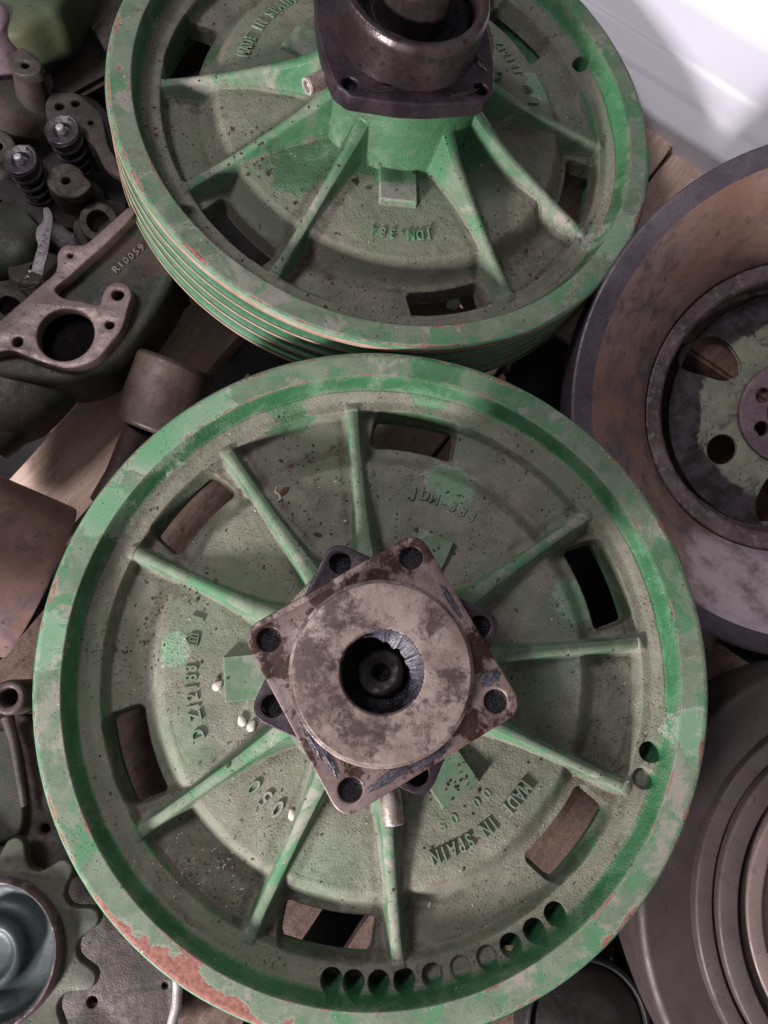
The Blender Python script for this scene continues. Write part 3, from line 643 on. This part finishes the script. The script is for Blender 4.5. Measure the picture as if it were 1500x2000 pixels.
nn_ = nt_.nodes.new('ShaderNodeTexNoise'); nn_.inputs['Scale'].default_value = 45; nn_.inputs['Detail'].default_value = 8; nn_.inputs['Roughness'].default_value = .7; nt_.links.new(tc, nn_.inputs['Vector'])
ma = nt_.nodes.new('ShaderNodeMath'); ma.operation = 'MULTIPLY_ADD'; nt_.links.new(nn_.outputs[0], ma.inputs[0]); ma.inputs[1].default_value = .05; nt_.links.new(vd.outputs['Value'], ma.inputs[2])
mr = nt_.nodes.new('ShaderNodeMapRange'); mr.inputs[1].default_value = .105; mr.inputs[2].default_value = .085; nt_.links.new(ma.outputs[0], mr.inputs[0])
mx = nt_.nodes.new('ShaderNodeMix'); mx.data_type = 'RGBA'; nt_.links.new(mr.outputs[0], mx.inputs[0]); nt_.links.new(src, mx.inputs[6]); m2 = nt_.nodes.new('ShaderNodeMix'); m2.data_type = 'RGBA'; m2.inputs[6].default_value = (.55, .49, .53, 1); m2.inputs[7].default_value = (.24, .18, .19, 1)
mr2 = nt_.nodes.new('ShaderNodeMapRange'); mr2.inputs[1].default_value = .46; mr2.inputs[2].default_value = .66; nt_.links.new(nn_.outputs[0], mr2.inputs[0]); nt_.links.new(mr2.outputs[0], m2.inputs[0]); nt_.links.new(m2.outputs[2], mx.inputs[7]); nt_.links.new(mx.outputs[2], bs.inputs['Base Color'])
bpy.data.materials.remove(_m.m)
def SP(px, py, z=-.100): q = PL(Ms, px, py, z); return (q.x, q.y)
tear = catmull([SP(1322, 690), SP(1345, 668), SP(1385, 656), SP(1420, 672), SP(1445, 712), SP(1436, 738), SP(1408, 748), SP(1368, 738), SP(1325, 722)], 6)
rnd = circ(SP(1405, 878), .0125, 36)
cc = Vector(SP(1533, 806))
def rot(pts, a): c, s = math.cos(a), math.sin(a); return [Vector((cc.x+(p[0]-cc.x)*c-(p[1]-cc.y)*s, cc.y+(p[0]-cc.x)*s+(p[1]-cc.y)*c)) for p in pts]
outl = [circ(cc, .099, 120), circ(cc, .030, 48)]
for q in range(3): outl += [rot(tear, q*2*math.pi/3), rot(rnd, q*2*math.pi/3)]
m = NT('sheave_web_paint'); 
sx = m.n('ShaderNodeSeparateXYZ'); m.t.links.new(m.co, sx.inputs[0])
rad_ = m.math('SQRT', m.math('ADD', m.math('POWER', m.math('SUBTRACT', sx.outputs[0], cc.x), 2), m.math('POWER', m.math('SUBTRACT', sx.outputs[1], cc.y), 2)))
nz_ = m.noise(40, 7, .7, .6); edge = m.step(m.math('ADD', rad_, m.math('MULTIPLY', nz_, .022)), .0825, .0865)
cr_ = m.mix(m.step(m.noise(70, 5), .35, .65), (0.20, 0.215, 0.155), (0.29, 0.295, 0.22))
wear = m.step(m.noise(55, 8, .75, .8, off=3), .50, .60); cr_ = m.mix(m.math('MULTIPLY', wear, .8), cr_, (0.10, 0.08, 0.095))
cr_ = m.mix(edge, cr_, m.mix(m.step(m.noise(60, 6, .7), .4, .6), (0.016, 0.013, 0.013), (0.06, 0.047, 0.055)))
cr_ = m.mix(m.step(m.noise(380, 3, .5), .64, .7), cr_, (.02, .015, .018)); m.bump(m.noise(300, 5), .0006, .6); WEBM = m.done(cr_, .55, .1)
link('spoked_web', solid(outl, .006, .0012, -.094), WEBM, sh)
hb = solid([circ(cc, .0425, 72), circ(cc, .0195, 48)]+[circ(cc+Vector((math.cos(a), math.sin(a)))*.0275, .0062, 24) for a in [math.radians(180+9.6-0+q*60-29) for q in range(6)]], .006, .0008, -.0885)
link('hub_flange', hb, HUBFL, sh)
link('hub_sleeve', lathe(rprof([(.0195, -.096), (.0195, -.0875), (.017, -.087), (.0165, -.11)], .0006), 64), RING, sh, Matrix.Translation((cc.x, cc.y, 0)))
link('back_plate', solid([circ((0, 0), .112, 72)], .004, .001, -.140), BROWN, sh)
# ------------------------------------------------------------------ stepped drum bottom right
c = W(1735, 1785, -.055); Md = axis_M(c, (.03, -.02, 1)); rd = S(1400, 1785, -.055)*492
dm = new_empty('stepped_drum', Md, 'mauve brown stepped round drum at lower right beside the front pulley', 'drum')
link('drum_flange', lathe(rprof([(rd-.004, -.09), (rd, -.084), (rd, -.003), (rd-.003, .0), (rd*.80, .0)], .002), 180), DRUMM, dm)
link('drum_step', lathe(rprof([(rd*.80, -.002), (rd*.795, .0065), (rd*.735, .009), (rd*.728, .003), (rd*.722, .012), (rd*.655, .0155), (rd*.648, .006), (rd*.62, .005)], .0015), 180), DRUMM, dm)
link('drum_face', lathe(rprof([(rd*.62, .004), (rd*.615, .013), (rd*.56, .015), (rd*.53, .006), (rd*.2, .004), (rd*.19, .012), (0, .012)], .0015), 160), DRUMF, dm)
# ------------------------------------------------------------------ rubber cap bottom
c = W(1150, 2010, -.085); sc_ = S(1150, 2000, -.085); Mc = axis_M(c, (0.05, .1, 1))
cp = new_empty('rubber_cap', Mc, 'round black rubber cap with a rolled edge at the bottom of the frame', 'cap')
r_ = sc_*128
link('cap_skirt', lathe(rprof([(r_*.97, -.03), (r_, -.028), (r_, -.003), (r_*.97, 0), (r_*.90, .001), (r_*.88, -.004)], .0015), 96), RUBBER, cp)
link('cap_top', lathe(rprof([(r_*.88, -.004), (r_*.80, -.001), (r_*.5, .003), (0, .004)], .003), 96), DARKOIL, cp)
# ------------------------------------------------------------------ steel sleeve on the left
ax = W(180, 1010, -.05)-W(20, 950, -.05); ax.normalize(); rv = ray(80, 1135).normalized(); ax = (ax-rv*ax.dot(rv)).normalized(); ax = (ax+rv*.10).normalized()
sl_c = W(78, 1135, -.060); Msl = axis_M(sl_c, ax)
sv = new_empty('steel_sleeve', Msl, 'stained steel sleeve lying on its side at the left edge', 'sleeve')
rs = .0545
link('sleeve_shell', lathe([(rs-.003, -.22), (rs, -.219), (rs, -.002), (rs-.0006, 0), (rs-.0022, 0), (rs-.003, -.002), (rs-.003, -.22)], 120), STEELP, sv)
link('sleeve_liner', lathe([(rs-.0032, -.004), (rs-.0035, -.2), (0, -.2)], 80), DARKOIL, sv)
# ------------------------------------------------------------------ brown bushing with arm
ax = (W(300, 712, -.04)-W(245, 822, -.04)).normalized(); ax = Vector((ax.x, ax.y, .25)).normalized()
c = W(322, 775, -.060); Mbu = axis_M(c, ax); rb = .0285
bu = new_empty('bushed_arm', Mbu, 'dark brown bushed steel arm half hidden under the front pulley rim', 'lever')
link('bush_barrel', lathe(rprof([(.010, -.026), (rb-.003, -.0265), (rb, -.024), (rb, .023), (rb-.002, .026), (.012, .026), (.012, -.026)], .0012), 96), BUSH, bu)
Mi = Mbu.inverted(); pth = [Mi @ W(280, 835, -.07), Mi @ W(262, 870, -.078), Mi @ W(235, 930, -.085), Mi @ W(200, 985, -.09)]
link('arm_shank', tube(pth, [.013, .012, .011, .010], 16), BUSH, bu)
# ------------------------------------------------------------------ px outline castings
def px_solid(pts, z, thick, holes=(), bevel=.001, M=Matrix(), curve=True, n=5):
    Mi = M.inverted(); P_ = [Mi @ W(a, b, z) for a, b in pts]; o = catmull([(p.x, p.y) for p in P_], n) if curve else rpoly([(p.x, p.y) for p in P_], .003)
    hs = []
    for (hx, hy, hr) in holes: q = Mi @ W(hx, hy, z); hs.append(circ((q.x, q.y), hr*S(hx, hy, z), 32))
    zl = z-M.translation.z; return solid([o]+hs, thick, bevel, zl)
# manifold
mz = -.022
Mm = Matrix.Translation(W(130, 640, mz-.03))
mf = new_empty('manifold_casting', Mm, 'brown and green manifold casting with a big round port and raised characters', 'casting')
fl_pts = [(-30, 655), (30, 600), (75, 560), (108, 530), (112, 495), (128, 478), (150, 478), (170, 474), (215, 435), (255, 402), (262, 418), (215, 468), (170, 508), (135, 540), (110, 560), (110, 572), (128, 583), (160, 588), (192, 595), (200, 575), (212, 556), (232, 550), (250, 558), (257, 575), (250, 600), (238, 640), (220, 665), (190, 700), (150, 717), (110, 716), (60, 700), (20, 685), (-30, 690)]
link('port_flange', px_solid(fl_pts, mz, .009, [(128, 653, 56), (230, 575, 12), (214, 634, 9), (34, 668, 10), (137, 499, 5.5)], .001, Mm, True, 4), MACH, mf)
def px_lump(stations, rad_z, mat, parent, M, name, seed=0, amp=.0012, seg=28):
    "rounded casting body swept through pixel stations (px, py, z, half width m)"
    Mi = M.inverted(); P_ = [Mi @ W(a, b, z) for a, b, z, h in stations]; H_ = [s[3] for s in stations]; v, f = [], []; k = seg
    PP, HH = [], []
    for i in range(len(P_)-1):
        for s in range(6): t = s/6; t2 = t*t*(3-2*t); PP.append(P_[i].lerp(P_[i+1], t)); HH.append(H_[i]*(1-t2)+H_[i+1]*t2)
    PP.append(P_[-1]); HH.append(H_[-1])
    for i, p in enumerate(PP):
        T = (PP[min(i+1, len(PP)-1)]-PP[max(i-1, 0)]); T.z = 0; T.normalize(); sd = Vector((T.y, -T.x, 0))
        for q in range(k):
            a = 2*math.pi*q/k; c_, s_ = math.cos(a), math.sin(a); e = .75
            v.append(p+sd*(math.copysign(abs(c_)**e, c_)*HH[i])+Vector((0, 0, math.copysign(abs(s_)**e, s_)*rad_z)))
    for i in range(len(PP)-1):
        for q in range(k): f.append((i*k+q, i*k+(q+1) % k, (i+1)*k+(q+1) % k, (i+1)*k+q))
    f.append(tuple(range(k))[::-1]); f.append(tuple((len(PP)-1)*k+q for q in range(k)))
    me = bpy.data.meshes.new('l'); me.from_pydata(v, [], f); smooth(me, 60); rough_up(me, amp, 60, seed); return link(name, me, mat, parent)
px_lump([(-60, 790, -.058, .048), (60, 715, -.058, .040), (150, 635, -.058, .034), (240, 560, -.062, .030), (320, 480, -.064, .028)], .0195, CASTG, mf, Mm, 'manifold_body', 3)
px_lump([(-60, 800, -.060, .040), (20, 765, -.060, .038), (110, 705, -.066, .030), (190, 650, -.077, .022)], .026, CAST, mf, Mm, 'port_runner', 5)
q = Mm.inverted() @ W(128, 653, mz); rq = S(128, 653, mz); link('port_bore', lathe([(64*rq, -.0088), (57.5*rq, -.0088), (57*rq, -.0145), (0, -.0145)], 64), BLACKM, mf, Matrix.Translation(q))  # shallow black cup; the darkness of the deep port is painted on
# writing on the manifold
ms = []; tz = mz-.0093
A0, B0 = Mm.inverted() @ W(226, 526, tz), Mm.inverted() @ W(276, 483, tz); dv = (B0-A0); th_ = math.atan2(dv.y, dv.x)
for i, ch in enumerate('R10059'):
    g = glyph(ch, .0072, .0007, .0002).copy(); p = A0.lerp(B0, i/5); g.transform(Matrix.Translation((p.x, p.y, tz-Mm.translation.z)) @ Matrix.Rotation(th_, 4, 'Z')); ms.append(g)
link('lettering', join(ms), MACH, mf)
# a flat bed under the letters belongs to the body
link('casting_block', px_solid([(-50, 650), (0, 622), (108, 535), (135, 510), (180, 478), (250, 418), (300, 380), (345, 430), (345, 520), (300, 610), (235, 690), (170, 735), (90, 745), (-50, 720)], mz-.0098, .045, [(128, 653, 60)], .005, Mm, True, 4), CASTG, mf)
px_lump([(285, 600, -.075, .020), (345, 560, -.078, .016)], .014, CASTG, mf, Mm, 'side_outlet', 9)
# cylinder head with posts, springs
hz = -.075
Mh = Matrix.Translation(W(110, 300, hz))
hd = new_empty('cylinder_head', Mh, 'oily cylinder head casting with two valve springs and bored posts', 'engine part')
def hl(px, py, z): return Mh.inverted() @ W(px, py, z)
link('head_deck', px_solid([(-90, 110), (20, 140), (110, 170), (180, 190), (215, 230), (235, 300), (250, 380), (240, 440), (170, 470), (100, 540), (10, 640), (-90, 640)], hz-.012, .04, (), .003, Mh), DARKOIL, hd)
link('deck_bracket', px_solid([(88, 205), (100, 184), (122, 180), (150, 182), (172, 200), (196, 222), (204, 250), (212, 285), (232, 318), (240, 345), (216, 335), (200, 320), (185, 290), (165, 268), (130, 240), (95, 235)], hz+.035, .008, [(147, 201, 8), (177, 239, 5), (116, 207, 9)], .0012, Mh), CAST, hd)
def post(top, bot, zt, zb, rt, rbm, hole, mat=CAST, sq=False):
    T, B = hl(*top, zt), hl(*bot, zb); axv = (T-B); L = axv.length
    me = lathe(rprof([(rbm*1.5, 0), (rbm, L*.25), (rt*1.02, L*.7), (rt, L-.002), (rt-.001, L), (hole, L), (hole*.95, L-.012), (0, L-.013)], .001), 48, 45); rough_up(me, .0010, 80, int(top[0]))
    return link('bored_post', me, mat, hd, Matrix.Translation(B) @ axv.to_track_quat('Z', 'Y').to_matrix().to_4x4())
post((48, 122), (75, 215), -.020, -.07, .0105, .013, .0043)
post((128, 352), (150, 395), -.045, -.078, .0140, .0145, .0042)
link('post_cap', px_solid([(108, 345), (115, 330), (130, 322), (145, 328), (176, 355), (172, 370), (150, 385), (125, 382), (112, 368)], -.0445, .008, [(128, 352, 8.5)], .0012, Mh), CAST, hd)
link('post_cap', px_solid([(14, 118), (24, 103), (42, 92), (62, 108), (79, 122), (76, 140), (50, 147), (24, 140)], -.0185, .009, [(49, 126, 8)], .0012, Mh), CAST, hd)
post((192, 432), (205, 450), -.060, -.08, .0150, .016, .0085)
post((18, 598), (25, 610), -.062, -.08, .0150, .016, .0075)
post((-2, 285), (5, 300), -.058, -.08, .012, .014, .003)
post((68, 520), (85, 560), -.068, -.085, .020, .024, .004, CAST)
px_lump([(-60, 260, -.075, .03), (20, 230, -.07, .028), (80, 215, -.075, .022)], .022, CASTG, hd, Mh, 'head_boss', 4)
px_lump([(-60, 480, -.08, .03), (20, 470, -.078, .034), (70, 440, -.08, .022)], .018, CASTG, hd, Mh, 'rocker_cover', 6)
def spring(px, py, zt, L):
    T = hl(px, py, zt); s0 = S(px, py, zt); rr = 33*s0
    h = [Vector((rr*.92*math.cos(a), rr*.92*math.sin(a), -L+L*a/(2*math.pi*5.2))) for a in np.linspace(0, 2*math.pi*5.2, 150)]
    o = link('valve_spring', tube(h, .0019, 8), SPRING, hd, Matrix.Translation(T))
    link('spring_retainer', lathe(rprof([(rr*.86, -.016), (rr*.90, -.005), (rr, -.0035), (rr*1.02, -.0008), (rr*.97, 0), (rr*.86, -.0006), (rr*.55, -.0012), (rr*.40, -.004), (0, -.004)], .0006), 64), SPRING, o)
    link('valve_stem', lathe(rprof([(rr*.26, -.02), (rr*.26, .0012), (rr*.2, .0022), (0, .0024)], .0004), 32), LIP, o, Matrix.Translation((-.001, .0005, 0)))
    link('valve_guide', lathe([(rr*.6, -L), (rr*.6, -.014), (0, -.012)], 32), DARKOIL, o)
spring(38, 310, -.030, .045); spring(120, 252, -.030, .045)
# broken shim
o = link('broken_shim', px_solid([(84, 408), (95, 406), (103, 425), (98, 460), (93, 495), (86, 520), (80, 545), (66, 560), (40, 566), (32, 562), (40, 548), (58, 535), (68, 500), (74, 478), (70, 465), (72, 445), (85, 430)], -.052, .0012, [(54, 541, 3), (58, 530, 2.5), (80, 478, 1.3), (86, 470, 1.2), (78, 492, 1.2), (88, 458, 1.2)], .0002, Matrix.Translation(W(70, 490, -.052)), True, 3), SHIM); o.matrix_world = Matrix.Translation(W(70, 490, -.052)) @ Matrix.Rotation(.04, 4, 'Y')
tag(o, 'torn grey perforated metal strip lying on the cylinder head', 'metal strip')
# dark frame pieces top left
o = link('dark_beam', box(.40, .055, .045, .004), CAST); o.matrix_world = Matrix.Translation(W(165, 165, -.11)) @ Matrix.Rotation(math.radians(42), 4, 'Z'); tag(o, 'dark brown steel beam behind the cylinder head at the upper left', 'beam')
o = link('dark_gearbox', px_solid([(40, 60), (150, 30), (190, 45), (215, 80), (170, 120), (150, 150), (110, 160), (95, 110)], -.10, .06, (), .006, Matrix.Translation(W(130, 90, -.10))), DARKOIL); o.matrix_world = Matrix.Translation(W(130, 90, -.10)); tag(o, 'black oily housing in the shadows at the upper left', 'housing')
o = link('angle_bracket', px_solid([(150, -40), (240, -60), (235, 60), (205, 100), (195, 80), (180, 55), (160, 45)], -.07, .006, (), .001, Matrix.Translation(W(190, 20, -.07)), False), CAST); o.matrix_world = Matrix.Translation(W(190, 20, -.07)); tag(o, 'dull brown sheet bracket left of the rear pulley top', 'bracket')
o = link('green_cover', px_solid([(-120, -120), (150, -120), (118, 0), (80, 30), (40, 58), (0, 66), (-60, 70), (-120, 60)], -.03, .05, (), .008, Matrix.Translation(W(20, 0, -.03))), YGREEN); o.matrix_world = Matrix.Translation(W(20, 0, -.03)); tag(o, 'yellow green painted metal cover in the top left corner', 'cover')
o = link('mauve_cylinder', lathe(rprof([(.0, .02), (.022, .02), (.024, .018), (.024, -.08)], .002), 48), HUBFL); o.matrix_world = axis_M(W(-12, 85, -.05), (-.2, .1, 1)); tag(o, 'mauve metal cylinder end just below the yellow green cover', 'cylinder')
# ------------------------------------------------------------------ eyed casting at left bottom
ez = -.055; Me = Matrix.Translation(W(40, 1500, ez))
ec = new_empty('eyed_casting', Me, 'dark green and brown casting with a round eye at its top, left of front pulley', 'casting')
link('casting_plate', px_solid([(-80, 1420), (0, 1400), (50, 1395), (75, 1440), (95, 1530), (130, 1610), (150, 1690), (120, 1730), (40, 1740), (-80, 1740)], ez-.01, .03, [(86, 1620, 9)], .003, Me), CAST, ec)
link('green_panel', px_solid([(-80, 1450), (0, 1425), (22, 1440), (38, 1520), (45, 1600), (20, 1640), (-80, 1640)], ez-.002, .012, (), .002, Me), CASTG, ec)
q = Me.inverted() @ W(18, 1362, ez+.018); rr = S(18, 1362, ez)*33
link('eye_boss', lathe(rprof([(rr*1.05, -.035), (rr, 0), (rr*.86, .002), (rr*.55, .0015), (rr*.5, -.001), (rr*.45, -.02), (0, -.02)], .0012), 56), CAST, ec, Matrix.Translation(q))
pth = [Me.inverted() @ W(a, b, ez+.004) for a, b in [(14, 1400), (28, 1450), (38, 1510), (48, 1575)]]
link('casting_rib', tube(pth, [.004, .003, .0028, .002], 10), CAST, ec)
# ------------------------------------------------------------------ sprocket
sz = -.045; Mk = axis_M(W(-15, 1860, sz), (0, 0, 1)); s0 = S(0, 1860, sz)
spk = new_empty('chain_sprocket', Mk, 'greenish toothed sprocket with a glossy teal hub at the bottom left', 'sprocket')
nT = 11; outl = []
for i in range(nT):
    a0 = 2*math.pi*i/nT+math.radians(24)
    for (da, rr) in ((0, 163), (.075, 166), (.13, 176), (.165, 190), (.20, 205), (.245, 212), (.2856, 213), (.326, 212), (.371, 205), (.406, 190), (.441, 176), (.496, 166)):
        a = a0+da; outl.append(Vector((rr*s0*math.cos(a), rr*s0*math.sin(a))))
link('tooth_ring', solid([outl, circ((0, 0), 125*s0, 80)], .009, .0012, .0), SPROCK, spk)
link('hub_rim', lathe(rprof([(142*s0, -.004), (140*s0, .006), (134*s0, .009), (128*s0, .006), (124*s0, -.002)], .0012), 120), RING, spk)
link('hub_cover', lathe(rprof([(126*s0, .002), (118*s0, -.004), (90*s0, -.006), (72*s0, -.004), (66*s0, .004), (52*s0, .006), (40*s0, .002), (0, .001)], .003, 5), 120), TEAL, spk)
# plate under the sprocket
Mq = Matrix.Translation(W(220, 1900, -.095))
o = link('drilled_plate', px_solid([(100, 1640), (230, 1640), (330, 1850), (345, 1900), (332, 2080), (100, 2100)], -.095, .008, [(180, 1957, 10), (322, 1925, 6)], .001, Mq, False), CAST); o.matrix_world = Mq; tag(o, 'dull grey brown drilled plate under the toothed sprocket', 'plate')
me = tube([W(345, 1880, -.075), W(347, 1930, -.075), W(345, 1965, -.075), W(336, 2000, -.075), W(322, 2060, -.075)], .0032, 12)
c0 = W(345, 1965, -.075); me.transform(Matrix.Translation(-c0)); o = link('metal_hoop', me, STRAP); o.matrix_world = Matrix.Translation(c0); tag(o, 'pale curved metal hoop poking out below the front pulley', 'hoop')
# dark machinery under the gap between the pulleys
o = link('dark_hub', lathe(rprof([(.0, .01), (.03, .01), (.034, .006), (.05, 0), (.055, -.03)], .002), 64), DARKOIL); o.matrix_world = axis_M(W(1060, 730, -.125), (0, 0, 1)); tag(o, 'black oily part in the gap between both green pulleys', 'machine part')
# ------------------------------------------------------------------ small organic bits
def drop(px, py, M, zl, r1, seed, rz):
    q = PL(M, px, py, zl); bm = bmesh.new(); bmesh.ops.create_icosphere(bm, subdivisions=3, radius=r1); me = bpy.data.meshes.new('s'); bm.to_mesh(me); bm.free()
    for v_ in me.vertices:
        t = v_.co.x/r1; v_.co.y *= 1-.35*max(t, 0)**1.2; v_.co.z *= .55*(1-.25*max(t, 0)); v_.co.x *= 1.15+.35*max(t, 0)
    smooth(me, 90); o = link('seed', me, SEED); o.matrix_world = Matrix.Translation(M @ Vector((q.x, q.y, surf(M, q.x, q.y)+r1*.5))) @ Matrix.Rotation(rz, 4, 'Z'); return o
def surf(M, lx, ly):
    r_ = math.hypot(lx, ly)/R; return zat(r_, math.degrees(math.atan2(ly, lx)))*R
seeds = [(427, 1340, .0027, .9, 'cream seed beside the pale boss pad at left of hub'), (476, 1408, .0026, 2.1, 'left one of two cream seeds lying side by side below the pad'), (494, 1418, .0026, 1.2, 'right one of two cream seeds lying side by side below the pad'), (573, 1590, .0026, 2.0, 'cream seed against the rib next to the characters 050')]
for i, (a, b, r_, rz, lb) in enumerate(seeds): tag(drop(a, b, M1, -.008, r_, i, rz), lb, 'seed', 'cream seeds on the front pulley')
wp = [(540, 950), (538, 962), (546, 968), (549, 976), (542, 980)]
P_ = []
for a, b in wp: q = PL(M1, a, b, -.008); P_.append(Vector((q.x, q.y, surf(M1, q.x, q.y)+.0012)))
c0 = P_[2].copy(); me = tube([p-c0 for p in P_], [.0006, .0010, .0011, .001, .0006], 8); o = link('dry_worm', me, STRAW); o.matrix_world = M1 @ Matrix.Translation(c0); tag(o, 'tiny curled pale dry worm between two ribs of front pulley', 'worm')
def leaf(px, py, M, L, wd, rz, seed, lb, zoff=0.0, zl=None, mat=LEAF):
    v, f = [], []
    for i in range(9):
        t = i/8; ww = wd*math.sin(math.pi*min(1, t*1.02+.03))**.8*(1+.15*math.sin(seed+9*t))
        for j in (-1, 0, 1): v.append(((t-.5)*L, j*ww/2, .0012*math.sin(3*t+seed)-(.0008 if j else 0)))
    for i in range(8):
        for j in (0, 1): a = i*3+j; f.append((a, a+3, a+4, a+1))
    me = bpy.data.meshes.new('lf'); me.from_pydata(v, [], f); n0 = len(f)
    bm = bmesh.new(); bm.from_mesh(me); bmesh.ops.solidify(bm, geom=bm.faces[:], thickness=.0003); bm.to_mesh(me); bm.free(); smooth(me, 60)
    q = PL(M, px, py, -.02 if zl is None else zl); z_ = surf(M, q.x, q.y)+.0015 if zl is None else zl
    o = link('dry_leaf', me, mat); o.matrix_world = M @ Matrix.Translation((q.x, q.y, z_)) @ Matrix.Rotation(rz, 4, 'Z') @ Matrix.Rotation(.3*math.sin(seed), 4, 'X'); tag(o, lb, 'leaf', 'dry leaf bits'); return o
leaf(560, 968, M1, .008, .004, .6, 1, 'small reddish leaf crumb right of the pale worm', mat=BROWN)
leaf(910, 565, M2, .012, .004, .9+3.7, 2, 'dry leaf sliver at the rim of the bottom slot of the rear pulley')
leaf(885, 592, M2, .014, .008, .2, 3, 'green grey leaf caught inside the bottom slot of the rear pulley', zl=-.034, mat=CASTG)
leaf(1072, 522, M2, .010, .005, 2.2, 4, 'brown leaf crumb on the lower right web of rear pulley', mat=BROWN)
leaf(993, 1853, M1, .008, .004, .3, 5, 'tan leaf chip lying in a drilled hole of the front pulley', zl=-.024)
# dirt crumbs
def crumbs(M, n, seed, mat, name, label, smin=.0004, smax=.0010, clusters=()):
    rg_ = random.Random(seed); bm = bmesh.new(); base = []
    rr, aa = [], []
    while len(rr) < n:
        if clusters and rg_.random() < .55:
            px, py, sd = rg_.choice(clusters); q = PL(M, rg_.gauss(px, sd), rg_.gauss(py, sd), -.012); r_ = math.hypot(q.x, q.y)/R; a = math.atan2(q.y, q.x)
        else: r_ = math.sqrt(rg_.uniform(.32**2, .88**2)); a = rg_.uniform(0, 2*math.pi)
        if .3 < r_ < .89: rr.append(r_); aa.append(a)
    rr = np.array([rr]); aa = np.array([aa]); z, _, _, cut, s_ = field(rr, aa, [], 11 if M is M1 else 23)
    for i in range(n):
        if s_[0, i] < .004: continue
        s = rg_.uniform(smin, smax)*(2.0 if rg_.random() < .06 else 1); p = Vector((rr[0, i]*math.cos(aa[0, i])*R, rr[0, i]*math.sin(aa[0, i])*R, z[0, i]*R+s*.3))
        mt = Matrix.Translation(p) @ Matrix.Rotation(rg_.uniform(0, 6), 4, 'Z') @ Matrix.Diagonal((s*rg_.uniform(.8, 2.2), s, s*.7, 1))
        bmesh.ops.create_icosphere(bm, subdivisions=1, radius=1, matrix=mt)
    me = bpy.data.meshes.new('cr'); bm.to_mesh(me); bm.free(); rough_up(me, .0002, 900, seed); o = link(name, me, mat); o.matrix_world = M; tag(o, label, 'dirt', kind='stuff'); return o
crumbs(M1, 430, 3, CRUMB, 'dirt_crumbs', 'dark dirt crumbs scattered over the front pulley web', .0003, .0008, clusters=[(600, 880, 30), (380, 1160, 30), (300, 1180, 20), (620, 1010, 40), (1180, 1470, 40), (800, 1020, 60), (850, 1040, 60), (420, 1740, 45), (250, 1250, 30), (1130, 960, 25), (880, 1520, 30)])
crumbs(M2, 430, 5, CRUMB, 'dirt_crumbs', 'dark dirt crumbs scattered over the rear pulley web', .0003, .0008, clusters=[(400, 250, 50), (600, 400, 60), (300, 260, 40), (1080, 500, 50), (480, 300, 30), (860, 330, 30), (1000, 480, 50), (640, 560, 60)])
crumbs(M1, 90, 9, STRAW, 'pale_chaff', 'pale chaff specks scattered over the front pulley web', .0003, .0006, clusters=[(420, 1700, 30), (330, 1700, 30)])
